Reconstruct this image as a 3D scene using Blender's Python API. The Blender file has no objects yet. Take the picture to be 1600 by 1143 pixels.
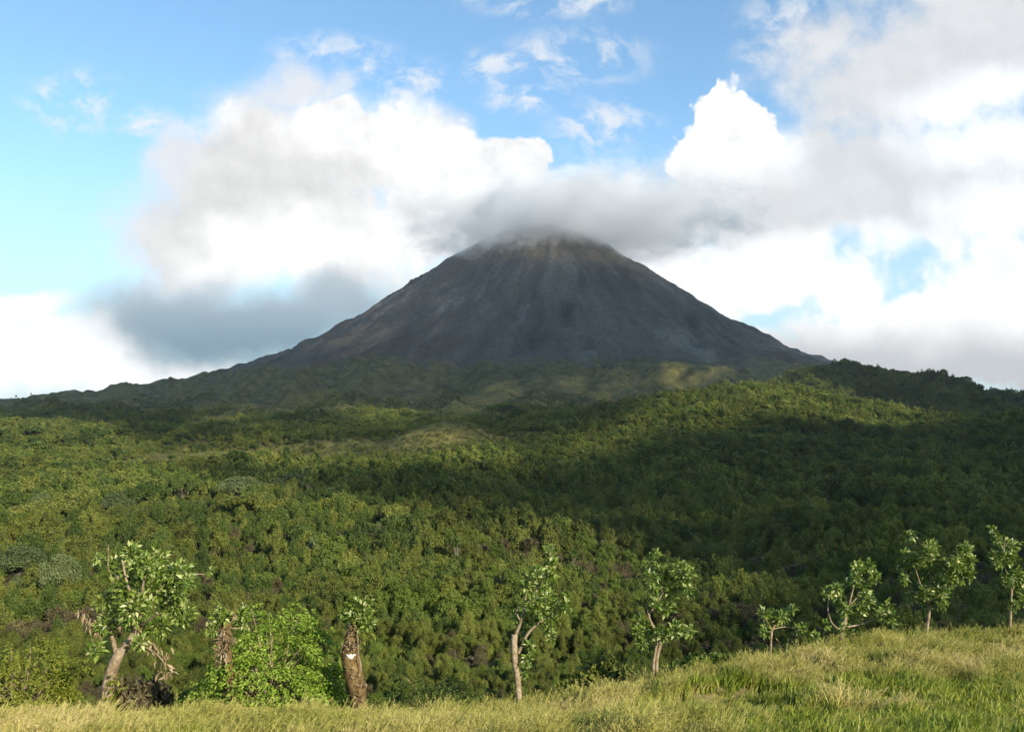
import bpy, math, random
import numpy as np
from mathutils import Vector

random.seed(7)
SC = bpy.context.scene
COL = SC.collection
F_PX = 1386.0                       # focal length in pixels of the 1600 px wide photograph
PITCH = math.radians(2.83)

# ------------------------------------------------------------------ camera
cam = bpy.data.cameras.new("camera")
cam.sensor_width = 36.0
cam.lens = 36.0 * F_PX / 1600.0
cam.clip_start = 0.1
cam.clip_end = 40000.0
cam_o = bpy.data.objects.new("camera", cam)
cam_o.rotation_euler = (math.radians(90) + PITCH, 0, 0)
COL.objects.link(cam_o)
SC.camera = cam_o

# ------------------------------------------------------------------ light
EXPOSURE = 0.75
SUN_EL, SUN_AZ = math.radians(24.0), math.radians(38.0)     # sun behind the camera, to the right
TO_SUN = np.array([math.sin(SUN_AZ) * math.cos(SUN_EL), -math.cos(SUN_AZ) * math.cos(SUN_EL), math.sin(SUN_EL)])
SUN_STRENGTH, SKY_STRENGTH = 4.6, 0.12
SC.view_settings.view_transform = 'Standard'
SC.view_settings.look = 'None'
SC.view_settings.exposure = EXPOSURE
SC.view_settings.gamma = 1.0
sun = bpy.data.lights.new("sun", 'SUN')
sun.energy = SUN_STRENGTH
sun.angle = math.radians(0.5)
sun.color = (1.0, 0.88, 0.66)
sun_o = bpy.data.objects.new("sun", sun)
sun_o.rotation_euler = Vector(TO_SUN).to_track_quat('Z', 'Y').to_euler()
sun_o.location = (200, -400, 500)
COL.objects.link(sun_o)
SC.cycles.max_bounces = 16
SC.cycles.diffuse_bounces = 3
SC.cycles.glossy_bounces = 2
SC.cycles.transmission_bounces = 4
SC.cycles.volume_bounces = 10
SC.cycles.use_adaptive_sampling = True
SC.cycles.adaptive_threshold = 0.015
SC.cycles.transparent_max_bounces = 12
SC.cycles.use_denoising = True
SC.cycles.denoiser = 'OPENIMAGEDENOISE'

CF = np.array([0, math.cos(PITCH), math.sin(PITCH)])
CU = np.array([0, -math.sin(PITCH), math.cos(PITCH)])


def ray(px, py):
    """World direction through a pixel of the photograph, scaled to y = 1."""
    d = CF + np.array([1.0, 0, 0]) * (px - 800) / F_PX + CU * (571.5 - py) / F_PX
    return d / d[1]


def project(x, y, z):
    zc = np.maximum(y * CF[1] + z * CF[2], 1e-3)
    return 800 + F_PX * x / zc, 571.5 - F_PX * (y * CU[1] + z * CU[2]) / zc


# ------------------------------------------------------------------ node helper
class G:
    def __init__(self, tree):
        self.t = tree

    def node(self, kind, **kw):
        n = self.t.nodes.new(kind)
        for k, v in kw.items():
            setattr(n, k, v)
        return n

    def put(self, sock, v):
        if isinstance(v, bpy.types.NodeSocket):
            self.t.links.new(v, sock)
        elif v is not None:
            if hasattr(sock.default_value, '__len__') and not hasattr(v, '__len__'):
                v = [v] * len(sock.default_value)
            if hasattr(v, '__len__') and len(sock.default_value) == 4 and len(v) == 3:
                v = tuple(v) + (1,)
            sock.default_value = v

    def m(self, op, a, b=None, c=None, clamp=False):
        n = self.node('ShaderNodeMath', operation=op, use_clamp=clamp)
        for s, v in zip(n.inputs, (a, b, c)):
            self.put(s, v)
        return n.outputs[0]

    def vm(self, op, a, b=None, scale=None):
        n = self.node('ShaderNodeVectorMath', operation=op)
        self.put(n.inputs[0], a)
        if b is not None:
            self.put(n.inputs[1], b)
        if scale is not None:
            self.put(n.inputs['Scale'], scale)
        return n.outputs['Value'] if op in ('LENGTH', 'DOT_PRODUCT') else n.outputs['Vector']

    def ss(self, v, lo, hi, a=0.0, b=1.0, kind='SMOOTHSTEP'):
        n = self.node('ShaderNodeMapRange', interpolation_type=kind)
        n.clamp = True
        for i, x in enumerate((v, lo, hi, a, b)):
            self.put(n.inputs[i], x)
        return n.outputs[0]

    def mix(self, f, a, b, blend='MIX'):
        n = self.node('ShaderNodeMix', data_type='RGBA', blend_type=blend)
        self.put(n.inputs[0], f)
        self.put(n.inputs[6], a)
        self.put(n.inputs[7], b)
        return n.outputs[2]

    def noise(self, vec, scale, detail=4, rough=0.55, dims='3D', dist=0.0, out='Fac'):
        n = self.node('ShaderNodeTexNoise', noise_dimensions=dims)
        self.put(n.inputs['Vector'], vec)
        n.inputs['Scale'].default_value = scale
        n.inputs['Detail'].default_value = detail
        n.inputs['Roughness'].default_value = rough
        n.inputs['Distortion'].default_value = dist
        return n.outputs[out]

    def ramp(self, f, stops):
        n = self.node('ShaderNodeValToRGB')
        cr = n.color_ramp
        while len(cr.elements) < len(stops):
            cr.elements.new(0.5)
        for e, (p, c) in zip(cr.elements, stops):
            e.position = p
            e.color = tuple(c) + (1,)
        self.put(n.inputs[0], f)
        return n.outputs[0]

    def xyz(self, x, y, z):
        n = self.node('ShaderNodeCombineXYZ')
        for s, v in zip(n.inputs, (x, y, z)):
            self.put(s, v)
        return n.outputs[0]


# ------------------------------------------------------------------ sky with clouds, laid out by direction in the world
world = bpy.data.worlds.new("World")
SC.world = world
world.use_nodes = True
wt = world.node_tree
wt.nodes.clear()
g = G(wt)
sky = g.node('ShaderNodeTexSky', sky_type='NISHITA')
sky.sun_disc = False
sky.sun_elevation = SUN_EL
sky.sun_rotation = math.atan2(TO_SUN[0], TO_SUN[1])
sky.air_density = 1.0
sky.dust_density = 0.6
sky.ozone_density = 1.0
tc = g.node('ShaderNodeTexCoord')
sep = g.node('ShaderNodeSeparateXYZ')
wt.links.new(tc.outputs['Generated'], sep.inputs[0])
yy = g.m('MAXIMUM', g.m('ABSOLUTE', sep.outputs[1]), 0.15)
uu = g.m('DIVIDE', sep.outputs[0], yy)
vv = g.m('DIVIDE', sep.outputs[2], yy)
V = g.xyz(uu, vv, 0.0)


def warped(scale, amt, detail):
    c = g.noise(V, scale, detail, 0.55, '2D', out='Color')
    return g.vm('ADD', V, g.vm('SCALE', g.vm('SUBTRACT', c, (0.5, 0.5, 0.5)), scale=amt))


VW = warped(5.0, 0.10, 5)
N1 = g.noise(V, 11.0, 7, 0.60, '2D')
N2 = g.noise(g.vm('ADD', V, (-0.010, -0.016, 0.0)), 11.0, 5, 0.60, '2D')
PAINTED_RELIEF = g.m('SUBTRACT', N1, N2)                             # sun-side shading of the billows, painted into the cloud brightness
vor = g.node('ShaderNodeTexVoronoi', voronoi_dimensions='2D', feature='SMOOTH_F1')
g.put(vor.inputs['Vector'], VW)
vor.inputs['Scale'].default_value = 19.0
vor.inputs['Smoothness'].default_value = 0.35
if 'Detail' in vor.inputs:
    vor.inputs['Detail'].default_value = 2.0
    vor.inputs['Roughness'].default_value = 0.5
BILLOW = g.m('SUBTRACT', 0.5, vor.outputs['Distance'])


def field(blobs, vec=None):
    """Soft union of ellipses given as (px, py, rx, ry): 1 at a centre, 0 at its rim, negative outside."""
    f = None
    for (px, py, rx, ry) in blobs:
        d = ray(px, py)
        q = g.vm('MULTIPLY', g.vm('SUBTRACT', vec or VW, (d[0], d[2], 0)), (F_PX / rx, F_PX / ry, 0))
        e = g.m('SUBTRACT', 1.0, g.vm('LENGTH', q))
        f = e if f is None else g.m('SMOOTH_MAX', f, e, 0.25)
    return f


KD = 2.0 ** -EXPOSURE                                        # cloud radiances below are as seen after exposure
def grey(a, tint=(1, 1, 1)):
    return tuple(a * KD * t for t in tint)


col = g.vm('MULTIPLY', sky.outputs[0], (SKY_STRENGTH * 0.84, SKY_STRENGTH * 1.06, SKY_STRENGTH * 1.14))
# pale band towards the horizon
low = g.ss(vv, 0.34, -0.02, 0.0, 0.85)
col = g.mix(low, col, grey(1.0, (0.66, 0.84, 0.95)))
CLOUDS = []


def layer(blobs, lo, hi, noise, colour, top=1.0, vec=None):
    global col
    f = field(blobs, vec)
    a = g.ss(g.m('ADD', f, noise), lo, hi, 0.0, top)
    col = g.mix(a, col, colour)
    return f


def nz(amp):
    return g.m('MULTIPLY', g.m('SUBTRACT', N1, 0.5), amp)


WHITE = grey(1.22, (1.0, 0.995, 0.985))
# thin wisps high up
N3 = g.noise(g.vm('MULTIPLY', VW, (1.0, 1.5, 1.0)), 24.0, 7, 0.62, '2D')
wf = field([(860, 0, 170, 38), (900, 90, 150, 60), (940, 200, 110, 60), (520, 95, 130, 60), (110, 160, 100, 70), (220, 190, 70, 35), (780, 105, 90, 40), (820, 150, 90, 40), (1250, 60, 130, 110), (640, 130, 90, 50)], V)
wa = g.m('MULTIPLY', g.ss(wf, -0.1, 0.75), g.ss(N3, 0.40, 0.72))
col = g.mix(g.m('MULTIPLY', wa, 0.78), col, grey(1.0))
# white banks low on both sides
layer([(60, 560, 260, 90), (240, 590, 280, 60), (0, 480, 160, 40)], 0.0, 0.55, nz(1.0), WHITE, 0.95)
layer([(1330, 460, 110, 75), (1190, 420, 150, 100), (1560, 450, 150, 95), (1450, 500, 220, 70), (1300, 560, 300, 80), (1560, 560, 220, 90), (1090, 450, 130, 90)],
      0.0, 0.35, g.m('ADD', nz(0.9), g.m('MULTIPLY', BILLOW, 0.45)), g.mix(g.ss(g.m('ADD', vv, nz(0.05)), 0.05, 0.115), grey(0.66, (0.98, 1.0, 1.03)), WHITE))
# left cloud: veil, body, dark base
layer([(420, 190, 180, 90), (330, 300, 150, 160), (470, 130, 110, 60), (260, 420, 170, 110)], 0.0, 0.75, nz(1.4), grey(0.93, (1.0, 1.0, 1.02)), 0.88)
lf = field([(420, 310, 200, 150), (540, 240, 200, 120), (640, 250, 130, 120), (520, 380, 250, 120), (700, 330, 170, 130), (330, 390, 160, 90), (400, 230, 130, 100)])
lb = field([(570, 190, 140, 75), (720, 300, 170, 100), (400, 440, 150, 50), (470, 400, 150, 60), (640, 380, 130, 70), (300, 160, 80, 60)])
lshade = g.m('ADD', g.m('ADD', 0.88, g.m('MULTIPLY', g.ss(g.m('ADD', lb, nz(0.5)), -0.35, 0.45), 0.30)), g.m('MULTIPLY', PAINTED_RELIEF, 0.45))
col = g.mix(g.ss(g.m('ADD', lf, g.m('ADD', nz(0.62), g.m('MULTIPLY', BILLOW, 0.22))), -0.04, 0.50),
            col, g.vm('MULTIPLY', g.xyz(lshade, lshade, lshade), grey(1.0, (1.0, 0.985, 0.965))))
base_f = field([(250, 490, 190, 80), (450, 512, 190, 66), (340, 512, 260, 74), (540, 480, 110, 60)])
col = g.mix(g.ss(g.m('ADD', base_f, nz(0.45)), -0.12, 0.72, 0.0, 0.96), col, g.mix(g.ss(vv, 0.068, 0.15), grey(0.36, (0.68, 1.0, 1.24)), grey(0.60, (0.86, 1.0, 1.1))))
# crisp white towers
tower_v = V
bil = g.m('ADD', g.m('MULTIPLY', BILLOW, 0.55), nz(0.45))
tsh = g.m('ADD', 1.1, g.m('MULTIPLY', PAINTED_RELIEF, 0.9))
layer([(770, 280, 90, 90), (720, 310, 110, 80), (815, 250, 35, 50), (860, 310, 55, 45), (660, 330, 100, 80), (600, 210, 90, 60), (530, 190, 60, 55)],
      0.02, 0.20, bil, g.vm('SCALE', grey(1.0), scale=tsh))
layer([(1150, 190, 70, 80), (1100, 240, 75, 70), (1200, 230, 70, 80), (1150, 290, 140, 90)],
      0.02, 0.16, bil, g.vm('SCALE', grey(1.0), scale=tsh))
# grey mass on the right, drawn out from the summit
rf = field([(1130, 330, 300, 95), (960, 330, 150, 85), (1420, 280, 320, 140), (1450, 120, 260, 160), (1560, 40, 230, 160), (1580, 300, 200, 170), (860, 360, 110, 55), (1330, 330, 260, 90)])
rb = field([(1560, 190, 150, 80), (1150, 215, 110, 85), (1320, 420, 260, 40), (1050, 430, 160, 40), (1600, 360, 120, 70)])
rshade = g.m('ADD', g.m('ADD', 0.85, g.m('MULTIPLY', g.ss(g.m('ADD', rb, nz(0.5)), -0.5, 0.5), 0.36)), g.m('MULTIPLY', PAINTED_RELIEF, 0.28))
col = g.mix(g.ss(g.m('ADD', rf, nz(1.15)), -0.08, 0.50, 0.0, 0.97), col, g.vm('MULTIPLY', g.xyz(rshade, rshade, rshade), grey(1.0, (0.985, 1.0, 1.015))))
layer([(1150, 180, 55, 65), (1110, 225, 65, 60), (1195, 225, 45, 60)], 0.0, 0.35, bil, WHITE)
bg = g.node('ShaderNodeBackground')
g.put(bg.inputs[0], col)
bg.inputs[1].default_value = 1.0
wo = g.node('ShaderNodeOutputWorld')
wt.links.new(bg.outputs[0], wo.inputs[0])
world.cycles.sampling_method = 'MANUAL'
world.cycles.sample_map_resolution = 512


# ------------------------------------------------------------------ numpy noise
def _h(ix, iy, seed):
    n = (ix.astype(np.uint32) * np.uint32(374761393) + iy.astype(np.uint32) * np.uint32(668265263) + np.uint32((seed * 2246822519) & 0xffffffff))
    n = (n ^ (n >> np.uint32(13))) * np.uint32(1274126177)
    n = n ^ (n >> np.uint32(16))
    return n.astype(np.float64) * (2 * math.pi / 4294967296.0)


def perlin(x, y, seed=0):
    x, y = np.asarray(x, float), np.asarray(y, float)
    ix, iy = np.floor(x).astype(np.int64), np.floor(y).astype(np.int64)
    fx, fy = x - ix, y - iy
    sx, sy = fx * fx * fx * (fx * (fx * 6 - 15) + 10), fy * fy * fy * (fy * (fy * 6 - 15) + 10)

    def gr(a, b):
        t = _h(ix + a, iy + b, seed)
        return np.cos(t) * (fx - a) + np.sin(t) * (fy - b)
    n0 = gr(0, 0) * (1 - sx) + gr(1, 0) * sx
    n1 = gr(0, 1) * (1 - sx) + gr(1, 1) * sx
    return (n0 * (1 - sy) + n1 * sy) * 1.5


def fbm(x, y, octaves=4, seed=0, gain=0.5):
    s, a, f = 0, 1.0, 1.0
    for i in range(octaves):
        s = s + a * perlin(x * f + 13.7 * i, y * f - 7.1 * i, seed + i)
        a *= gain
        f *= 2.03
    return s


def ridged(x, y, octaves=4, seed=0, gain=0.5):
    s, a, f = 0, 1.0, 1.0
    for i in range(octaves):
        s = s + a * (1 - 2 * np.abs(perlin(x * f, y * f, seed + i)))
        a *= gain
        f *= 2.1
    return s


def sstep(a, b, x):
    t = np.clip((np.asarray(x, float) - a) / (b - a), 0, 1)
    return t * t * (3 - 2 * t)


# ------------------------------------------------------------------ the lie of the land
CX, CY = 153.0, 4700.0
_r = np.arange(0, 12000, 10.0)
_z = np.interp(_r, [0, 120, 220, 360, 525, 730, 830, 966, 1190, 1424, 1509, 1848, 2187, 2594, 3200, 3600, 4100, 4400, 20000],
               [985, 978, 935, 865, 768, 635, 568, 468, 338, 225, 196, 104, 44, 6, -20, -38, -56, -60, -60])
_k = np.exp(-0.5 * (np.arange(-12, 13) / 5.0) ** 2)
_z = np.convolve(np.pad(_z, 12, mode='edge'), _k / _k.sum(), 'valid')
_ED = [(0, 1103, 26.5), (165, 1104, 27), (350, 1106, 27), (550, 1106, 27), (700, 1100, 27.5), (815, 1087, 28.5), (900, 1072, 29.5),
       (1022, 1052, 31), (1100, 1036, 32.5), (1205, 1012, 34), (1310, 993, 36), (1400, 981, 38), (1460, 979, 38.5), (1600, 982, 38)]
_eu = np.array([ray(p, q)[0] for p, q, d in _ED])
_ey = np.array([d for p, q, d in _ED])
_ez = np.array([ray(p, q)[2] * d for p, q, d in _ED]) - 0.70   # grass stands above the ground


def edge(x, y):
    u = np.clip(x / np.maximum(y, 3.0), -1.2, 1.2)
    return np.interp(u, _eu, _ey), np.interp(u, _eu, _ez)


def gauss(x, y, cx, cy, h, s1, s2=None, a=0.0):
    dx, dy = x - cx, y - cy
    p, q = dx * math.cos(a) + dy * math.sin(a), -dx * math.sin(a) + dy * math.cos(a)
    return h * np.exp(-0.5 * ((p / s1) ** 2 + (q / (s2 or s1)) ** 2))


def far_height(x, y, detail=True):
    dx, dy = x - CX, y - CY
    r = np.hypot(dx, dy)
    ang = np.arctan2(dx, -dy)
    if detail:
        wob = fbm(x / 500, y / 500, 3, 31)
        gul = ridged(ang * 4.6 + 0.5 * wob + r / 2600, r / 1300 + 3, 4, 5, 0.45) - 1.0
        gul2 = ridged(ang * 19 + 0.9 * wob, r / 700, 3, 15) - 0.5
        rough = fbm(x / 130, y / 130, 4, 9)
        w = sstep(120, 450, r) * (1 - sstep(1800, 3000, r))
        z = np.interp(r * (1 + 0.05 * sstep(-200, 600, dx)) + 25 * wob * sstep(300, 900, r), _r, _z) + w * (44 * gul * sstep(250, 1100, r) + 26 * (ridged(ang * 2.3 + 0.6 * wob + r / 1900, r / 2200, 2, 55) - 0.8) * sstep(300, 1000, r) + 3.5 * gul2 * sstep(250, 800, r) + 13 * rough)
        lob = sstep(1500, 2000, r) * (1 - sstep(2900, 3500, r))
        z = z + lob * (34 * ridged(x / 430 + 0.4 * wob, y / 600, 3, 21) - 30 + 12 * fbm(x / 120, y / 150, 3, 25))
        fl = sstep(2200, 3200, r)
        z = z + fl * (9.5 * fbm(x / 150, y / 120, 3, 41) + 1.2 * fbm(x / 26, y / 26, 2, 44))
    else:
        z = np.interp(r, _r, _z)
    # hills on the right
    p, q = (x - 340) * 0.62 + (y - 1230) * 0.79, (x - 340) * 0.79 - (y - 1230) * 0.62
    z = z + 60 * np.exp(-0.5 * ((p / np.where(p < 0, 300, 220)) ** 2 + (q / np.where(q > 0, 120, 135)) ** 2))
    z = z + gauss(x, y, 775, 820, 92, 190)
    z = z + gauss(x, y, 765, 2000, 56, 170, 230) + gauss(x, y, 1200, 2050, 36, 300, 230) + gauss(x, y, 560, 2020, 20, 130, 180)
    # knoll and lava terraces on the left
    z = z + gauss(x, y, -590, 1010, 13, 130, 90)
    e = 905 + 25 * np.sin(x / 70.0)
    t1 = sstep(e, e + 26, y) * (1 - sstep(1050, 1350, y)) * sstep(-380, -340, x) * (1 - sstep(-170, -120, x))
    z = z + 10 * t1
    z = z + 26 * sstep(0.0, 1.0, 1.35 - np.hypot((x + 75) / 62, (y - 990) / 95)) 
    return z


def height(x, y, detail=True):
    x, y = np.asarray(x, float), np.asarray(y, float)
    ye, ze = edge(x, y)
    yc = np.where(y > 0, y, y)
    z23 = -8.15
    near = np.where(yc < 23.0, -1.75 + (z23 + 1.75) * yc / 23.0, z23 + (ze - z23) * (yc - 23.0) / (ye - 23.0))
    near = np.where(y < -60, -1.75 - (z23 + 1.75) * 60 / 23.0, near)
    if detail:
        near = near + 0.10 * fbm(x / 2.2, y / 2.2, 3, 61) + 0.16 * fbm(x / 7.0, y / 7.0, 2, 66)
        # the trodden hollow with a bare bank
        gx, gy = x - 6.3, y - 27.6
        a = 0.9 * gx + 0.42 * gy
        b = -0.42 * gx + 0.9 * gy
        near = near - 0.40 * np.exp(-0.5 * ((a / 1.6) ** 2 + (b / 0.40) ** 2)) + 0.42 * np.exp(-0.5 * ((a / 1.7) ** 2 + ((b - 0.85) / 0.40) ** 2))
    t = np.maximum(y - ye, 0)
    w = np.interp(t, [0, 2, 5, 12, 30, 100, 180, 300, 450], [0, .012, .05, .15, .33, .58, .77, .93, 1.0])
    side = sstep(60, 140, np.abs(x) - 1.0 * np.maximum(y, 0))      # hillside carries on to both sides
    w = w * (1 - 0.0 * side)
    far = far_height(x, y, detail)
    edge_z = ze + np.where(t > 0, -0.25 * np.minimum(t, 1.0), 0)
    z = np.where(t > 0, edge_z + (far - edge_z) * w, near)
    return z


def lawn(x, y):
    """0..1: how open and grassy the ground is (lava terraces and the tongues below the cone)."""
    v = 1.0 * np.exp(-0.5 * (((x + 82) / 92) ** 2 + ((y - 870) / 115) ** 2) ** 1.5)
    v = np.maximum(v, 1.0 * sstep(-400, -350, x) * (1 - sstep(-165, -125, x)) * np.exp(-0.5 * ((y - 862) / 60) ** 2))
    r = np.hypot(x - CX, y - CY)
    n = fbm(x / 210, y / 330, 4, 131)
    v = np.maximum(v, sstep(0.0, 0.35, n) * sstep(1700, 2100, r) * (1 - sstep(3050, 3450, r)) * (1 - sstep(200, 420, x) * sstep(2450, 2250, y)))
    return v


# ------------------------------------------------------------------ mesh and material helpers
def mesh_obj(name, verts, faces, mats=(), parent=None, fattr=None, smooth=False, midx=None, link=True):
    """faces: int array (n,3) / (n,4), or list of such arrays."""
    me = bpy.data.meshes.new(name)
    fl = faces if isinstance(faces, list) else [faces]
    fl = [np.asarray(f, np.int32) for f in fl if len(f)]
    verts = np.asarray(verts, np.float32)
    me.vertices.add(len(verts))
    me.vertices.foreach_set('co', verts.ravel())
    loops = np.concatenate([f.ravel() for f in fl])
    tot = np.concatenate([np.full(len(f), f.shape[1], np.int32) for f in fl])
    start = np.concatenate([[0], np.cumsum(tot)[:-1]]).astype(np.int32)
    me.loops.add(len(loops))
    me.loops.foreach_set('vertex_index', loops)
    me.polygons.add(len(tot))
    me.polygons.foreach_set('loop_start', start)
    me.polygons.foreach_set('loop_total', tot)
    if midx is not None:
        me.polygons.foreach_set('material_index', np.asarray(midx, np.int32))
    me.polygons.foreach_set('use_smooth', np.full(len(tot), smooth))
    me.update(calc_edges=True)
    if fattr is not None:
        a = me.attributes.new('rnd', 'FLOAT', 'FACE')
        a.data.foreach_set('value', np.asarray(fattr, np.float32))
    for m in mats:
        me.materials.append(m)
    o = bpy.data.objects.new(name, me)
    if link:
        COL.objects.link(o)
    if parent is not None:
        o.parent = parent
    return o


def tag(o, label=None, cat=None, group=None, kind=None):
    for k, v in (('label', label), ('category', cat), ('group', group), ('kind', kind)):
        if v:
            o[k] = v
    return o


def new_mat(name):
    m = bpy.data.materials.new(name)
    m.use_nodes = True
    m.node_tree.nodes.clear()
    gg = G(m.node_tree)
    out = gg.node('ShaderNodeOutputMaterial')
    return m, gg, out


def leaf_mat(name, stops, trans=0.25, rough=0.55, spec=0.3, region=0.42, per_obj=0.26, rscale=0.014, gloss_back=None):
    m, q, out = new_mat(name)
    at = q.node('ShaderNodeAttribute', attribute_name='rnd')
    oi = q.node('ShaderNodeObjectInfo')
    geo = q.node('ShaderNodeNewGeometry')
    reg = q.noise(geo.outputs['Position'], rscale, 3, 0.6)
    f = q.m('MULTIPLY', at.outputs['Fac'], 1 - per_obj - region)
    f = q.m('ADD', f, q.m('MULTIPLY', oi.outputs['Random'], per_obj))
    f = q.m('ADD', f, q.m('MULTIPLY', q.ss(reg, 0.3, 0.7, kind='LINEAR'), region))
    c = q.ramp(f, stops)
    p = q.node('ShaderNodeBsdfPrincipled')
    q.put(p.inputs['Base Color'], c)
    p.inputs['Roughness'].default_value = rough
    p.inputs['Specular IOR Level'].default_value = spec
    tr = q.node('ShaderNodeBsdfTranslucent')
    q.put(tr.inputs[0], q.mix(0.5, c, q.mix(1.0, c, (1.3, 1.5, 0.5, 1), 'MULTIPLY')))
    mx = q.node('ShaderNodeMixShader')
    mx.inputs[0].default_value = trans
    m.node_tree.links.new(p.outputs[0], mx.inputs[1])
    m.node_tree.links.new(tr.outputs[0], mx.inputs[2])
    m.node_tree.links.new(mx.outputs[0], out.inputs[0])
    return m


def bark_mat(name, stops, scale=9.0, bump=0.6):
    m, q, out = new_mat(name)
    t = q.node('ShaderNodeTexCoord')
    n = q.noise(t.outputs['Object'], scale, 6, 0.65, dist=0.4)
    n2 = q.noise(t.outputs['Object'], scale * 0.35, 3, 0.6)
    f = q.m('ADD', q.m('MULTIPLY', n, 0.6), q.m('MULTIPLY', n2, 0.4))
    c = q.ramp(f, stops)
    p = q.node('ShaderNodeBsdfPrincipled')
    q.put(p.inputs['Base Color'], c)
    p.inputs['Roughness'].default_value = 0.85
    p.inputs['Specular IOR Level'].default_value = 0.15
    b = q.node('ShaderNodeBump')
    b.inputs['Strength'].default_value = bump
    b.inputs['Distance'].default_value = 0.05
    q.put(b.inputs['Height'], n)
    m.node_tree.links.new(b.outputs[0], p.inputs['Normal'])
    m.node_tree.links.new(p.outputs[0], out.inputs[0])
    return m


# ------------------------------------------------------------------ ground materials
def forest_floor_mat():
    m, q, out = new_mat("valley_ground")
    geo = q.node('ShaderNodeNewGeometry')
    P = geo.outputs['Position']
    n = q.noise(P, 0.012, 5, 0.6)
    n2 = q.noise(P, 0.16, 5, 0.65)
    c = q.ramp(q.m('ADD', q.m('MULTIPLY', n, 0.55), q.m('MULTIPLY', n2, 0.45)),
               [(0.3, (0.030, 0.032, 0.012)), (0.5, (0.060, 0.066, 0.020)), (0.62, (0.100, 0.098, 0.032)), (0.75, (0.09, 0.07, 0.04))])
    ga = q.node('ShaderNodeAttribute', attribute_name='grassy')
    gn = q.noise(P, 0.11, 5, 0.7)
    gc = q.ramp(gn, [(0.3, (0.040, 0.042, 0.016)), (0.5, (0.115, 0.112, 0.036)), (0.68, (0.235, 0.210, 0.070))])
    c = q.mix(q.ss(q.m('ADD', ga.outputs['Fac'], q.m('MULTIPLY', q.m('SUBTRACT', gn, 0.5), 0.8)), 0.25, 0.75), c, gc)
    p = q.node('ShaderNodeBsdfPrincipled')
    q.put(p.inputs['Base Color'], c)
    p.inputs['Roughness'].default_value = 0.95
    p.inputs['Specular IOR Level'].default_value = 0.05
    b = q.node('ShaderNodeBump')
    b.inputs['Strength'].default_value = 1.0
    b.inputs['Distance'].default_value = 4.0
    q.put(b.inputs['Height'], n2)
    m.node_tree.links.new(b.outputs[0], p.inputs['Normal'])
    m.node_tree.links.new(p.outputs[0], out.inputs[0])
    return m


def volcano_mat():
    m, q, out = new_mat("volcanic_rock")
    geo = q.node('ShaderNodeNewGeometry')
    P = geo.outputs['Position']
    s = q.node('ShaderNodeSeparateXYZ')
    q.put(s.inputs[0], P)
    dx, dy = q.m('SUBTRACT', s.outputs[0], CX), q.m('SUBTRACT', s.outputs[1], CY)
    r = q.m('SQRT', q.m('ADD', q.m('MULTIPLY', dx, dx), q.m('MULTIPLY', dy, dy)))
    ang = q.m('ARCTAN2', dx, q.m('MULTIPLY', dy, -1))
    wob = q.noise(P, 0.004, 4, 0.6)
    st = q.noise(q.xyz(q.m('ADD', q.m('MULTIPLY', ang, 9.0), q.m('MULTIPLY', wob, 1.6)), q.m('MULTIPLY', r, 0.0016), 0.0), 1.6, 7, 0.62, '2D')
    fine = q.noise(P, 0.05, 6, 0.7)
    sw = q.ss(r, 150.0, 1100.0, 0.20, 0.55)
    patch = q.noise(q.xyz(q.m('ADD', q.m('MULTIPLY', ang, 2.2), wob), q.m('MULTIPLY', r, 0.0012), 3.0), 1.5, 4, 0.6)
    mixf = q.m('ADD', q.m('MULTIPLY', st, sw), q.m('MULTIPLY', fine, q.m('SUBTRACT', 1.0, sw)))
    c = q.ramp(q.m('ADD', mixf, q.m('MULTIPLY', q.m('SUBTRACT', patch, 0.5), 0.55)),
               [(0.28, (0.055, 0.046, 0.035)), (0.45, (0.098, 0.084, 0.065)), (0.58, (0.140, 0.122, 0.098)), (0.72, (0.240, 0.215, 0.180))])
    # scrub climbing up from below
    veg = q.noise(P, 0.0045, 5, 0.62)
    veg2 = q.noise(P, 0.03, 5, 0.65)
    up = q.ss(s.outputs[2], 70.0, 320.0, 0.42, -0.45, 'LINEAR')
    vf = q.ss(q.m('ADD', q.m('ADD', q.m('MULTIPLY', veg, 0.7), q.m('MULTIPLY', veg2, 0.3)), up), 0.46, 0.62)
    vc = q.ramp(veg2, [(0.3, (0.040, 0.042, 0.014)), (0.5, (0.105, 0.100, 0.034)), (0.7, (0.200, 0.175, 0.065))])
    c = q.mix(vf, c, vc)
    ga = q.node('ShaderNodeAttribute', attribute_name='grassy')
    gn = q.noise(P, 0.11, 5, 0.7)
    gc = q.ramp(gn, [(0.3, (0.055, 0.055, 0.022)), (0.5, (0.125, 0.120, 0.042)), (0.68, (0.21, 0.19, 0.07))])
    c = q.mix(q.ss(q.m('ADD', ga.outputs['Fac'], q.m('MULTIPLY', q.m('SUBTRACT', gn, 0.5), 0.8)), 0.25, 0.75), c, gc)
    p = q.node('ShaderNodeBsdfPrincipled')
    q.put(p.inputs['Base Color'], c)
    p.inputs['Roughness'].default_value = 0.95
    p.inputs['Specular IOR Level'].default_value = 0.1
    b = q.node('ShaderNodeBump')
    b.inputs['Strength'].default_value = 0.9
    b.inputs['Distance'].default_value = 14.0
    q.put(b.inputs['Height'], q.m('ADD', fine, q.m('MULTIPLY', st, 0.6)))
    m.node_tree.links.new(b.outputs[0], p.inputs['Normal'])
    m.node_tree.links.new(p.outputs[0], out.inputs[0])
    return m


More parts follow.
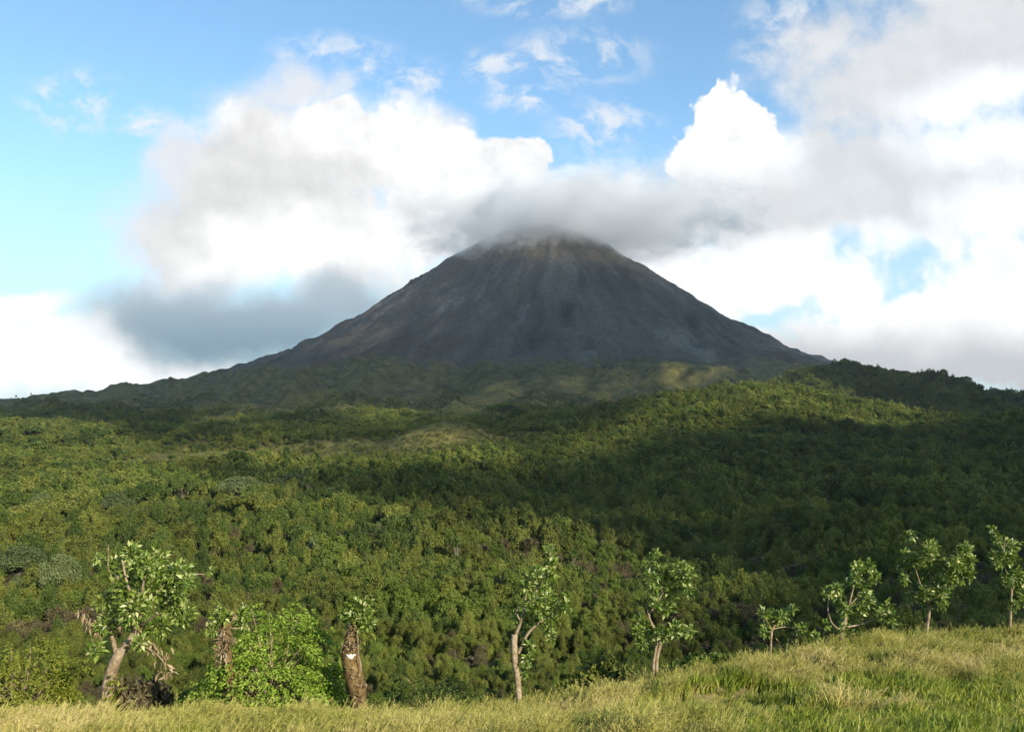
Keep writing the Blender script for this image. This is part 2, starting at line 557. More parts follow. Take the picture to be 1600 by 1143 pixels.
def meadow_mat():
    m, q, out = new_mat("meadow_soil")
    geo = q.node('ShaderNodeNewGeometry')
    n = q.noise(geo.outputs['Position'], 1.6, 6, 0.7)
    c = q.ramp(n, [(0.3, (0.045, 0.030, 0.014)), (0.5, (0.11, 0.095, 0.035)), (0.7, (0.20, 0.17, 0.07))])
    p = q.node('ShaderNodeBsdfPrincipled')
    q.put(p.inputs['Base Color'], c)
    p.inputs['Roughness'].default_value = 0.95
    b = q.node('ShaderNodeBump')
    b.inputs['Strength'].default_value = 0.7
    b.inputs['Distance'].default_value = 0.1
    q.put(b.inputs['Height'], n)
    m.node_tree.links.new(b.outputs[0], p.inputs['Normal'])
    m.node_tree.links.new(p.outputs[0], out.inputs[0])
    return m


# ------------------------------------------------------------------ the land as one sheet, cut into meadow, valley and volcano
def build_land():
    az = np.concatenate([np.arange(-180, -44, 4.0), np.arange(-42, 42.01, 0.14), np.arange(45, 180, 4.0)])
    az = np.radians(az)
    d = [0.6]
    while d[-1] < 16000:
        v = d[-1]
        step = v * 0.05 if v < 16 else (v * 0.0085 if v < 1500 else 13.0 if v < 5100 else v * 0.05)
        d.append(v + step)
    d = np.array(d)
    A, D = np.meshgrid(az, d)
    X, Y = D * np.sin(A), D * np.cos(A)
    Z = height(X, Y)
    n, k = A.shape
    verts = np.stack([X.ravel(), Y.ravel(), Z.ravel()], 1)
    verts = np.vstack([verts, [[0, 0, -1.75]]])
    i, j = np.meshgrid(np.arange(n - 1), np.arange(k), indexing='ij')
    j2 = (j + 1) % k
    quads = np.stack([i * k + j, i * k + j2, (i + 1) * k + j2, (i + 1) * k + j], -1).reshape(-1, 4)[:, ::-1]
    fx, fy = X.ravel()[quads].mean(1), Y.ravel()[quads].mean(1)
    ye, _ = edge(fx, fy)
    t = np.where(fy > 0, fy - ye, -5)
    r = np.hypot(fx - CX, fy - CY)
    rad = 2750 + 140 * fbm(fx / 400, fy / 400, 2, 77)
    is_m = (t < 2.5) & (np.hypot(fx, fy) < 400)
    is_v = (~is_m) & (r < rad)
    fan = np.stack([np.full(k, n * k), (np.arange(k) + 1) % k, np.arange(k)], 1)[:, ::-1]
    outs = []
    for nm, sel, mat in (("meadow", is_m, meadow_mat()), ("volcano", is_v, volcano_mat()), ("terrain", ~(is_m | is_v), forest_floor_mat())):
        q = quads[sel]
        fl = [q] + ([fan] if nm == "meadow" else [])
        used = np.unique(np.concatenate([f.ravel() for f in fl]))
        remap = np.zeros(len(verts), np.int64)
        remap[used] = np.arange(len(used))
        o = mesh_obj(nm, verts[used], [remap[f] for f in fl], [mat], smooth=True)
        a = o.data.attributes.new('grassy', 'FLOAT', 'POINT')
        a.data.foreach_set('value', lawn(verts[used, 0], verts[used, 1]).astype(np.float32))
        outs.append(o)
    tag(outs[0], "sunny grass shelf in the foreground falling away to the valley", "meadow", kind='structure')
    tag(outs[1], "dark grey volcano cone with its summit hidden in cloud", "volcano", kind='structure')
    tag(outs[2], "green valley floor and wooded hills below the volcano", "terrain", kind='structure')


build_land()

# ------------------------------------------------------------------ unseen cloud sheets added to shade the valley, gaps cut to its sunny parts
LIT = [
    [(-400, 1400), (-400, 660), (0, 660), (130, 665), (250, 700), (330, 758), (440, 790), (520, 812), (700, 818), (860, 826), (1000, 836), (1090, 862),
     (1130, 900), (1075, 960), (1050, 1000), (1000, 1075), (1030, 1062), (1110, 1046), (1210, 1020), (1320, 1000), (1410, 988), (1700, 988), (1900, 1400)],
    [(262, 690), (400, 683), (550, 702), (562, 740), (470, 752), (268, 726)],
    [(622, 678), (690, 670), (778, 690), (778, 748), (572, 745)],
    [(765, 738), (850, 690), (1000, 650), (1050, 610), (1200, 596), (1330, 620), (1455, 650), (1440, 670), (1300, 656), (1190, 652), (1050, 672), (960, 692), (850, 718), (775, 748)],
    [(1034, 566), (1062, 573), (1080, 586), (1068, 586), (1050, 577)],
    [(1090, 586), (1112, 574), (1140, 570), (1150, 574), (1122, 581), (1100, 589)],
    [(305, 655), (372, 650), (375, 664), (308, 664)],
    [(530, 642), (660, 640), (640, 662), (545, 672)],
]
# where the added sheet is made see-through for a weaker sun: polygon, share
HALF = [([(520, 640), (640, 600), (800, 590), (1000, 560), (1160, 580), (1040, 612), (960, 655), (780, 705), (570, 695)], 0.42),
        ([(280, 640), (520, 620), (560, 690), (300, 690)], 0.5), ([(480, 470), (640, 430), (700, 470), (560, 560), (440, 560)], 0.45),
        ([(1290, 835), (1400, 835), (1410, 880), (1300, 890)], 0.55), ([(380, 745), (760, 745), (740, 800), (520, 805)], 0.5)]


def inside(px, py, poly):
    c = np.zeros(px.shape, bool)
    n = len(poly)
    for a in range(n):
        (x1, y1), (x2, y2) = poly[a], poly[(a + 1) % n]
        if y1 == y2:
            continue
        c ^= ((y1 > py) != (y2 > py)) & (px < (x2 - x1) * (py - y1) / (y2 - y1) + x1)
    return c


def shade_deck(name, alt, y0, y1, half, cell, thick, mat, label):
    """Unseen cloud sheet added at height alt as a shade caster, its gaps cut from the LIT polygons."""
    k0 = alt / TO_SUN[2]
    gx = np.arange(-half + TO_SUN[0] * k0 * 0.55, half + TO_SUN[0] * k0 * 1.15, cell)
    gy = np.arange(y0 + TO_SUN[1] * k0 * 1.15, y1 + TO_SUN[1] * k0 * 0.25, cell)
    X, Y = np.meshgrid(gx, gy)
    S = np.zeros(X.shape)
    hit = np.zeros(X.shape, bool)
    steps = 110
    smax = (alt + 70) / TO_SUN[2]
    prev = np.zeros(X.shape)
    for i in range(1, steps + 1):
        s = smax * i / steps
        px, py, pz = X - TO_SUN[0] * s, Y - TO_SUN[1] * s, alt - TO_SUN[2] * s
        if pz > 1150:
            continue
        below = (pz < height(px, py, False) + 4.0) & ~hit
        S[below] = s - 0.5 * smax / steps
        hit |= below
    # refine
    lo, hi = S - smax / steps, S + smax / steps
    for _ in range(6):
        mid = 0.5 * (lo + hi)
        b = (alt - TO_SUN[2] * mid) < height(X - TO_SUN[0] * mid, Y - TO_SUN[1] * mid, False) + 4.0
        hi = np.where(b, mid, hi)
        lo = np.where(b, lo, mid)
    px, py, pz = X - TO_SUN[0] * hi, Y - TO_SUN[1] * hi, alt - TO_SUN[2] * hi
    ix, iy = project(px, py, pz)
    lit = np.zeros(X.shape, bool)
    for poly in LIT:
        lit |= inside(ix, iy, poly)
    ye, _ = edge(px, py)
    solid = hit & ~lit & (pz < 930) & (py >= y0) & (py < y1) & (np.abs(px) < half) & (py > ye + 1.0) & (np.abs(ix - 800) < 1150)
    if not solid.any():
        return None
    kk = solid
    jj, ii = np.nonzero(kk)
    # vertices: two layers over the grid of cell corners
    W = X.shape[1] + 1
    corners = np.stack([jj * W + ii, jj * W + ii + 1, (jj + 1) * W + ii + 1, (jj + 1) * W + ii], 1)
    used, inv = np.unique(corners.ravel(), return_inverse=True)
    inv = inv.reshape(-1, 4)
    vx, vy = gx[0] + (used % W - 0.5) * cell, gy[0] + (used // W - 0.5) * cell
    jit = cell * 0.3
    vx = vx + jit * perlin(vx / cell * 0.7, vy / cell * 0.7, 3)
    vy = vy + jit * perlin(vx / cell * 0.7, vy / cell * 0.7, 4)
    lump = fbm(vx / (thick * 2.2), vy / (thick * 2.2), 4, 8)
    bot = np.stack([vx, vy, np.full(len(vx), alt)], 1) - np.outer(thick * 0.3 * (0.5 + 0.5 * lump), TO_SUN)
    top = bot + np.outer(thick * (1.6 + 0.9 * lump), TO_SUN)
    m = len(used)
    ft = inv
    fb = inv[:, ::-1] + m
    sides = []
    pad = np.pad(kk, 1)
    for (dj, di, a, b) in ((-1, 0, 0, 1), (0, 1, 1, 2), (1, 0, 2, 3), (0, -1, 3, 0)):
        free = ~pad[1 + jj + dj, 1 + ii + di]
        q = inv[free]
        sides.append(np.stack([q[:, b], q[:, a], q[:, a] + m, q[:, b] + m], 1))
    thin = 0.80 * sstep(620, 820, pz[jj, ii])  # added sheet made see-through high on the cone, to brighten the summit cloud
    if alt > 1000:
        thin = np.maximum(thin, 0.25 * (px[jj, ii] < -0.05 * py[jj, ii]))
    hx, hy, gxp, gyp = ix[jj, ii], iy[jj, ii], px[jj, ii], py[jj, ii]
    patchy = sstep(-0.35, 0.25, fbm(gxp / 150, gyp / 190, 3, 171))
    for poly, share in HALF:
        thin = np.maximum(thin, np.where(inside(hx, hy, poly), share * (0.45 + 0.75 * patchy), 0))
    thin = np.clip(thin, 0, 0.95)
    o = mesh_obj(name, np.vstack([top, bot]), np.vstack([ft, fb] + sides), [mat], smooth=True,
                 fattr=np.concatenate([thin, thin, np.full(sum(len(q) for q in sides), 0.9)]))
    tag(o, label, "shade_clouds", kind='stuff')
    return o


def deck_mat():
    m, q, out = new_mat("shade_deck_cloud")
    d = q.node('ShaderNodeBsdfDiffuse')
    d.inputs[0].default_value = (0.85, 0.85, 0.87, 1)
    tr = q.node('ShaderNodeBsdfTranslucent')
    tr.inputs[0].default_value = (0.8, 0.8, 0.82, 1)
    mx = q.node('ShaderNodeMixShader')
    mx.inputs[0].default_value = 0.3
    m.node_tree.links.new(d.outputs[0], mx.inputs[1])
    m.node_tree.links.new(tr.outputs[0], mx.inputs[2])
    at = q.node('ShaderNodeAttribute', attribute_name='rnd')      # how much sun the added sheet lets through here
    tp = q.node('ShaderNodeBsdfTransparent')
    m2 = q.node('ShaderNodeMixShader')
    q.put(m2.inputs[0], at.outputs['Fac'])
    m.node_tree.links.new(mx.outputs[0], m2.inputs[1])
    m.node_tree.links.new(tp.outputs[0], m2.inputs[2])
    m.node_tree.links.new(m2.outputs[0], out.inputs[0])
    return m


DM = deck_mat()
shade_deck("shade_clouds", 2200.0, 420.0, 4900.0, 3300.0, 20.0, 160.0, DM, "added high cloud sheet out of view, cut to shade the valley and the cone")
shade_deck("shade_clouds", 700.0, 30.0, 420.0, 420.0, 6.0, 60.0, DM, "added low cloud sheet out of view, cut to shade the wood on the right")

# ------------------------------------------------------------------ cloud cap on the summit
def cap_cloud():
    rx, ry, rz = 960.0, 600.0, 245.0
    c = (300.0, 4420.0, 975.0)
    th = np.linspace(0, math.pi, 25)
    ph = np.linspace(0, 2 * math.pi, 49)[:-1]
    T, Ph = np.meshgrid(th, ph, indexing='ij')
    rx, ry, rz = 1250.0, 760.0, 420.0
    lump = 1 + 0.06 * np.sin(5 * Ph + 2 * T) * np.sin(T) + 0.04 * np.sin(9 * Ph - 3 * T) * np.sin(T)
    v = np.stack([rx * np.sin(T) * np.cos(Ph) * lump, ry * np.sin(T) * np.sin(Ph) * lump, rz * np.cos(T) * lump], -1).reshape(-1, 3)
    n, k = T.shape
    i, j = np.meshgrid(np.arange(n - 1), np.arange(k), indexing='ij')
    j2 = (j + 1) % k
    f = np.stack([i * k + j, (i + 1) * k + j, (i + 1) * k + j2, i * k + j2], -1).reshape(-1, 4)
    m, q, out = new_mat("cloud_vapour")
    t = q.node('ShaderNodeTexCoord')
    P = t.outputs['Object']
    warp = q.noise(P, 0.004, 3, 0.5, out='Color')
    Pw = q.vm('ADD', P, q.vm('SCALE', q.vm('SUBTRACT', warp, (0.5, 0.5, 0.5)), scale=160.0))
    e = q.m('SUBTRACT', 1.0, q.vm('LENGTH', q.vm('MULTIPLY', Pw, (1 / 960, 1 / 600, 1 / 250))))
    e2 = q.m('SUBTRACT', 1.0, q.vm('LENGTH', q.vm('MULTIPLY', q.vm('ADD', Pw, (470, 120, 170)), (1 / 400, 1 / 330, 1 / 110))))
    nn = q.noise(q.vm('MULTIPLY', Pw, (0.8, 1.0, 1.4)), 0.0075, 7, 0.62)
    d = q.ss(q.m('ADD', e, q.m('MULTIPLY', q.m('SUBTRACT', nn, 0.5), 2.3)), 0.04, 0.70, 0.0, 0.0075)
    d2 = q.ss(q.m('ADD', e2, q.m('MULTIPLY', q.m('SUBTRACT', q.noise(Pw, 0.013, 6, 0.62), 0.5), 3.4)), 0.25, 1.0, 0.0, 0.006)
    d = q.m('ADD', d, d2)
    edge_fade = q.ss(q.m('SUBTRACT', 1.0, q.vm('LENGTH', q.vm('MULTIPLY', P, (1 / rx, 1 / ry, 1 / rz)))), 0.02, 0.25)
    vol = q.node('ShaderNodeVolumePrincipled')
    vol.inputs['Color'].default_value = (0.99, 0.99, 1.0, 1)
    vol.inputs['Anisotropy'].default_value = 0.0
    q.put(vol.inputs['Density'], q.m('MULTIPLY', d, edge_fade))
    m.node_tree.links.new(vol.outputs[0], out.inputs['Volume'])
    o = mesh_obj("cloud", v, f, [m], smooth=True)
    o.location = c
    m.cycles.volume_step_rate = 0.25
    tag(o, "soft grey cloud cap wrapped round the summit of the volcano", "cloud", kind='thing')


cap_cloud()

# ------------------------------------------------------------------ foliage geometry
def cards(rng, pos, nrm, size, aspect=0.6, bend=0.25):
    """One bent leaf card (two triangles' worth, as a quad) per position."""
    n = len(pos)
    nrm = nrm / np.maximum(np.linalg.norm(nrm, axis=1, keepdims=True), 1e-6)
    a = rng.normal(size=(n, 3))
    u = np.cross(nrm, a)
    u /= np.maximum(np.linalg.norm(u, axis=1, keepdims=True), 1e-6)
    w = np.cross(nrm, u)
    s = np.asarray(size).reshape(-1, 1) if np.ndim(size) else np.full((n, 1), size)
    p0 = pos - u * s * 0.5
    p2 = pos + u * s * 0.5 - nrm * s * bend
    p1 = pos + w * s * 0.5 * aspect
    p3 = pos - w * s * 0.5 * aspect
    v = np.stack([p0, p1, p2, p3], 1).reshape(-1, 3)
    f = np.arange(4 * n).reshape(-1, 4)
    return v, f


def clump_points(rng, centers, radii, n, up=0.25, fill=0.35):
    c = rng.choice(len(centers), n, p=(radii ** 2) / (radii ** 2).sum())
    d = rng.normal(size=(n, 3))
    d[:, 2] += up
    d /= np.linalg.norm(d, axis=1, keepdims=True)
    rr = radii[c] * (1 - fill * rng.random(n) ** 1.5 + 0.12 * rng.normal(size=n))
    pos = centers[c] + d * rr[:, None]
    nr = d * 0.8 + rng.normal(size=(n, 3)) * 0.5 + np.array([0, 0, 0.35])
    return pos, nr


def tube(pts, rad, seg=8, wob=0.0, rng=None):
    pts = np.asarray(pts, float)
    n = len(pts)
    rad = np.asarray(rad, float)
    tan = np.gradient(pts, axis=0)
    tan /= np.maximum(np.linalg.norm(tan, axis=1, keepdims=True), 1e-9)
    ref = np.array([0.31, 0.95, 0.05])
    V_ = []
    for i in range(n):
        a = np.cross(tan[i], ref)
        a /= np.linalg.norm(a)
        b = np.cross(tan[i], a)
        th = np.arange(seg) * 2 * math.pi / seg
        rr = rad[i] * (1 + (wob * rng.normal(size=seg) if wob and rng is not None else 0))
        V_.append(pts[i] + (np.cos(th) * rr)[:, None] * a + (np.sin(th) * rr)[:, None] * b if np.ndim(rr) else
                  pts[i] + (np.cos(th)[:, None] * a + np.sin(th)[:, None] * b) * rr)
    v = np.vstack(V_ + [pts[-1:]])
    f = []
    for i in range(n - 1):
        for j in range(seg):
            k = (j + 1) % seg
            f.append((i * seg + j, i * seg + k, (i + 1) * seg + k, (i + 1) * seg + j))
    tip = n * seg
    cap = [((n - 1) * seg + j, (n - 1) * seg + (j + 1) % seg, tip, tip) for j in range(seg)]
    return v, np.array(f), np.array(cap)[:, :3]


def smooth_line(pts, n):
    pts = np.asarray(pts, float)
    t = np.linspace(0, len(pts) - 1, n)
    k = np.arange(len(pts))
    lin = np.stack([np.interp(t, k, pts[:, c]) for c in range(pts.shape[1])], 1)
    for _ in range(2):
        lin[1:-1] = 0.25 * lin[:-2] + 0.5 * lin[1:-1] + 0.25 * lin[2:]
    return lin


class Geo:
    """Collects verts and faces of one mesh."""
    def __init__(self):
        self.v, self.f3, self.f4, self.r3, self.r4, self.n = [], [], [], [], [], 0

    def add(self, v, *faces, rnd=None):
        for f in faces:
            if len(f) == 0:
                continue
            f = np.asarray(f)
            r = np.full(len(f), 0.5) if rnd is None else np.asarray(rnd)
            (self.f3 if f.shape[1] == 3 else self.f4).append(f + self.n)
            (self.r3 if f.shape[1] == 3 else self.r4).append(r)
        self.v.append(v)
        self.n += len(v)

    def build(self, name, mats, parent=None, smooth=False, link=True):
        fl, rl = [], []
        if self.f4:
            fl.append(np.vstack(self.f4)); rl.append(np.concatenate(self.r4))
        if self.f3:
            fl.append(np.vstack(self.f3)); rl.append(np.concatenate(self.r3))
        return mesh_obj(name, np.vstack(self.v), fl, mats, parent, fattr=np.concatenate(rl), smooth=smooth, link=link)


# ------------------------------------------------------------------ forest trees
OLIVE = leaf_mat("olive_foliage", [(0.1, (0.040, 0.049, 0.010)), (0.4, (0.112, 0.132, 0.022)), (0.65, (0.182, 0.208, 0.036)), (0.9, (0.27, 0.275, 0.07))])
DEEP = leaf_mat("deep_green_foliage", [(0.1, (0.028, 0.052, 0.009)), (0.45, (0.065, 0.105, 0.017)), (0.9, (0.140, 0.180, 0.034))])
YELLOW = leaf_mat("yellow_green_foliage", [(0.1, (0.06, 0.095, 0.012)), (0.5, (0.115, 0.165, 0.022)), (0.9, (0.18, 0.21, 0.04))])
BROWN = leaf_mat("brown_fern_foliage", [(0.1, (0.050, 0.038, 0.022)), (0.45, (0.105, 0.088, 0.046)), (0.75, (0.150, 0.135, 0.060)), (0.95, (0.19, 0.175, 0.07))])
PALE = leaf_mat("grey_green_foliage", [(0.1, (0.060, 0.085, 0.028)), (0.5, (0.125, 0.160, 0.058)), (0.9, (0.22, 0.255, 0.105))])
WOOD = bark_mat("forest_bark", [(0.3, (0.06, 0.05, 0.035)), (0.6, (0.16, 0.14, 0.11)), (0.8, (0.26, 0.24, 0.2))], 3.0)

PROTO = bpy.data.collections.new("prototypes")
SHAPES = []                           # (name, leaf material, kind)


def proto(idx, lod, shape, mat, seed):
    rng = np.random.default_rng(seed)
    n = {0: 11000, 1: 3000, 2: 420}[lod]
    lm = {0: 1.0, 1: 1.6, 2: 3.6}[lod]
    G_ = Geo()
    trunk_f = 0
    if shape == 'round':
        h, rx, rz, zc, k = 6.0, 1.9, 2.2, 3.7, 30
        size, cr = 0.185, 0.72
    elif shape == 'column':
        h, rx, rz, zc, k = 7.0, 1.25, 3.0, 4.1, 30
        size, cr = 0.175, 0.58
    elif shape == 'umbrella':
        h, rx, rz, zc, k = 10.0, 5.2, 2.1, 7.6, 38
        size, cr = 0.40, 1.15
    elif shape == 'tall':
        h, rx, rz, zc, k = 10.0, 1.5, 0.8, 9.2, 12
        size, cr = 0.34, 0.75
    elif shape == 'pale':
        h, rx, rz, zc, k = 10.0, 3.6, 2.6, 7.0, 26
        size, cr = 0.36, 1.10
    else:
        h, rx, rz, zc, k = 2.4, 1.7, 0.8, 1.0, 11
        size, cr = 0.27, 0.65
    d = rng.normal(size=(k, 3))
    d /= np.linalg.norm(d, axis=1, keepdims=True)
    rad = rng.random(k) ** 0.5
    if shape in ('umbrella', 'pale'):
        cen = np.stack([d[:, 0] * rx * rad, d[:, 1] * rx * rad, zc + rz * (1 - 1.5 * rad ** 2) * (0.5 + 0.5 * rng.random(k))], 1)
    else:
        cen = d * np.array([rx, rx, rz]) * (0.35 + 0.65 * rad)[:, None] + np.array([0, 0, zc])
        cen[:, 2] = np.maximum(cen[:, 2], 0.55)
    rr = cr * (0.65 + 0.6 * rng.random(k))
    pos, nr = clump_points(rng, cen, rr, n, fill=0.35 if shape in ('umbrella', 'pale') else 0.8)
    if shape in ('round', 'column', 'shrub'):
        pos += rng.normal(size=pos.shape) * 0.13 * cr + (np.abs(rng.normal(size=(n, 1))) * np.array([[0, 0, 0.22]]))
        cl = 1.0 - (0.45 if shape == 'column' else 0.15) * np.clip((pos[:, 2:] - zc) / (rz + cr), -0.3, 1)
        pos[:, :2] *= cl
    if shape in ('umbrella', 'pale'):
        pos[:, 2] = cen[:, 2].mean() + (pos[:, 2] - cen[:, 2].mean()) * (0.9 if shape == 'umbrella' else 1.0)
        nr[:, 2] += 0.3
    if shape == 'column':
        nr[:, 2] += 0.3
    v, f = cards(rng, pos, nr, size * lm * (0.7 + 0.6 * rng.random(n)), 0.62)
    lump = 0.5 + 0.28 * np.sin(pos[:, 0] * 2.1 + seed) * np.sin(pos[:, 2] * 2.3) + 0.22 * rng.normal(size=n)
    G_.add(v, f, rnd=np.clip(lump, 0, 1))
    nleaf = len(f)
    if shape != 'shrub' and lod < 2:
        base = smooth_line([(0, 0, -0.6), (0.1, 0.05, h * 0.25), (-0.05, 0.1, zc)], 6)
        tv, tf, tc_ = tube(base, np.linspace(0.035, 0.014, 6) * h, 6)
        G_.add(tv, tf, tc_)
        for c in cen[:7 if shape in ('umbrella', 'pale') else 4]:
            b = smooth_line([base[3], (base[3] + c) * 0.5 + np.array([0, 0, -0.25]), c], 5)
            tv, tf, tc_ = tube(b, np.linspace(0.016, 0.005, 5) * h, 5)
            G_.add(tv, tf, tc_)
    name = "tree_kind_%02d" % idx
    o = G_.build(name, [mat, WOOD], link=False)
    mi = np.ones(len(o.data.polygons), np.int32)
    mi[:nleaf] = 0
    o.data.polygons.foreach_set('material_index', mi)
    PROTO.objects.link(o)
    return o


KINDS = [('round', OLIVE), ('round', DEEP), ('column', OLIVE), ('column', DEEP), ('round', YELLOW), ('shrub', BROWN), ('shrub', OLIVE),
         ('umbrella', OLIVE), ('pale', PALE), ('umbrella', DEEP), ('round', OLIVE), ('shrub', YELLOW), ('round', BROWN), ('tall', DEEP)]
NK = len(KINDS)
protos = []
for lod in range(3):
    for i, (s, mt) in enumerate(KINDS):
        protos.append(proto(lod * NK + i, lod, s, mt, 100 + 37 * lod + i))
PROTO_H = {'round': 6.0, 'column': 7.0, 'umbrella': 10.0, 'pale': 10.0, 'shrub': 2.4, 'tall': 10.0}


def scatter(name, pts, rot, scl, idx, coll, tilt=None):
    me = bpy.data.meshes.new(name)
    me.vertices.add(len(pts))
    me.vertices.foreach_set('co', np.asarray(pts, np.float32).ravel())
    r3 = np.zeros((len(pts), 3), np.float32)
    r3[:, 2] = rot
    if tilt is not None:
        r3[:, :2] = tilt
    a = me.attributes.new('rot', 'FLOAT_VECTOR', 'POINT'); a.data.foreach_set('vector', r3.ravel())
    a = me.attributes.new('scl', 'FLOAT_VECTOR', 'POINT'); a.data.foreach_set('vector', np.asarray(scl, np.float32).ravel())
    a = me.attributes.new('pick', 'INT', 'POINT'); a.data.foreach_set('value', np.asarray(idx, np.int32))
    o = bpy.data.objects.new(name, me)
    COL.objects.link(o)
    ng = bpy.data.node_groups.new(name + "_scatter", 'GeometryNodeTree')
    ng.interface.new_socket('Geometry', in_out='INPUT', socket_type='NodeSocketGeometry')
    ng.interface.new_socket('Geometry', in_out='OUTPUT', socket_type='NodeSocketGeometry')
    L = ng.links.new
    gi, go = ng.nodes.new('NodeGroupInput'), ng.nodes.new('NodeGroupOutput')
    iop = ng.nodes.new('GeometryNodeInstanceOnPoints')
    ci = ng.nodes.new('GeometryNodeCollectionInfo')
    ci.inputs['Collection'].default_value = coll
    ci.inputs['Separate Children'].default_value = True
    ci.inputs['Reset Children'].default_value = True
    L(gi.outputs[0], iop.inputs['Points'])
    L(ci.outputs[0], iop.inputs['Instance'])
    iop.inputs['Pick Instance'].default_value = True

    def named(nm, ty):
        n = ng.nodes.new('GeometryNodeInputNamedAttribute')
        n.data_type = ty
        n.inputs['Name'].default_value = nm
        return n.outputs['Attribute']
    er = ng.nodes.new('FunctionNodeEulerToRotation')
    L(named('rot', 'FLOAT_VECTOR'), er.inputs[0])
    L(er.outputs[0], iop.inputs['Rotation'])
    L(named('scl', 'FLOAT_VECTOR'), iop.inputs['Scale'])
    L(named('pick', 'INT'), iop.inputs['Instance Index'])
    L(iop.outputs[0], go.inputs[0])
    md = o.modifiers.new('scatter', 'NODES')
    md.node_group = ng
    return o


def sample_forest():
    rng = np.random.default_rng(11)
    P = []
    d = 24.0
    while d < 4300:
        s = float(np.clip(d * 0.0118, 1.4, 4.1)) if d < 350 else 4.1 + (d - 350) * 0.0017
        a0 = math.radians(37)
        n = int(2 * a0 * d / s)
        az = -a0 + 2 * a0 * (np.arange(n) + rng.random(n)) / n
        dd = d + s * 0.9 * (rng.random(n) - 0.5)
        P.append(np.stack([dd * np.sin(az), dd * np.cos(az), np.full(n, s)], 1))
        d += s * 0.86
    P = np.vstack(P)
    x, y, s = P.T
    ye, _ = edge(x, y)
    t = y - ye
    r = np.hypot(x - CX, y - CY)
    zz = height(x, y)
    keep = t > 3.2
    vegline = 2480 + 380 * fbm(x / 420, y / 420, 3, 88)
    dens = sstep(vegline - 250, vegline + 450, r)
    dens = np.maximum(dens, sstep(280, 480, x) * (1 - sstep(2250, 2500, y)))
    # bare lava between the lower tongues
    lava = fbm(x / 260, y / 200, 3, 93)
    dens = dens * np.where((r < 3000) & (lava > 0.35), 0.35, 1.0)
    dens = dens * (1 - 0.82 * lawn(x, y))
    keep &= rng.random(len(x)) < np.maximum(dens, 0)
    x, y, s, t, r, zz = x[keep], y[keep], s[keep], t[keep], r[keep], zz[keep]
    d = np.hypot(x, y)
    n = len(x)
    u = rng.random(n)
    reg = fbm(x / 60, y / 60, 3, 51) + 0.25 * rng.normal(size=n)
    reg2 = fbm(x / 35 + 9, y / 35, 2, 55) + 0.2 * rng.normal(size=n)
    k = np.where(u < 0.26, 0, np.where(u < 0.40, 10, np.where(u < 0.68, 2, np.where(u < 0.80, 6, np.where(u < 0.92, 1, 4)))))
    k = np.where(reg > 0.6, np.where(u < 0.5, 1, 3), k)
    k = np.where((reg2 > 0.16) & (d < 380), np.where(u < 0.4, 5, np.where(u < 0.8, 12, 6)), k)
    k = np.where((reg2 < -0.55), np.where(u < 0.6, 4, 11), k)
    left = (x < -0.06 * y) & (d > 230) & (d < 700)
    k = np.where(left & (d > 280) & (d < 540) & (u < 0.045), np.where(u < 0.02, 7, np.where(u < 0.03, 8, 9)), k)
    k = np.where(left & (u > 0.6) & (k != 4), np.where(u > 0.8, 1, 3), k)
    k = np.where((d > 700) & (u < 0.02), 9, k)
    k = np.where((rng.random(n) < 0.004) & (d > 260) & (d < 750) & (x < 0.1 * y), 13, k)
    near = t < 14
    k = np.where(near & (k != 5), np.where(u < 0.45, 6, np.where(u < 0.65, 11, np.where(u < 0.8, 4, k))), k)
    shape = np.array([['round', 'column', 'umbrella', 'pale', 'shrub', 'tall'].index(KINDS[q][0]) for q in range(NK)])[k]
    base = np.array([1.0, 1.0, 0.95, 0.85, 1.0, 1.0])[shape]
    grow = np.clip(s / 2.8, 0.5, 4.5)
    grow = np.where(shape == 4, np.clip(s / 2.2, 0.7, 4.5), grow)
    grow = np.where((shape == 2) | (shape == 3), np.clip(s / 3.6, 0.9, 1.9), grow)
    sc = base * grow * (0.55 + 0.85 * rng.random(n) ** 1.8) * (1 + 0.32 * fbm(x / 38, y / 46, 2, 151)) * (1 - 0.6 * lawn(x, y))
    sc = np.where(k == 13, np.clip(s / 3.4, 0.75, 1.7) * (0.85 + 0.4 * rng.random(n)), sc)
    sc = np.where(near & (shape != 4), sc * 0.8, sc)
    sc = np.where(k == 12, sc * 0.8, sc)
    sc = sc * np.where((r < 3050) & (x < 420), 0.55, 1.0)
    scl = np.stack([sc * (0.85 + 0.3 * rng.random(n)), sc * (0.85 + 0.3 * rng.random(n)), sc * np.where(d > 700, 0.75, 1.0) * (0.85 + 0.3 * rng.random(n))], 1)
    return np.stack([x, y, zz - 0.1], 1), rng.random(n) * 6.283, scl, k, d, t


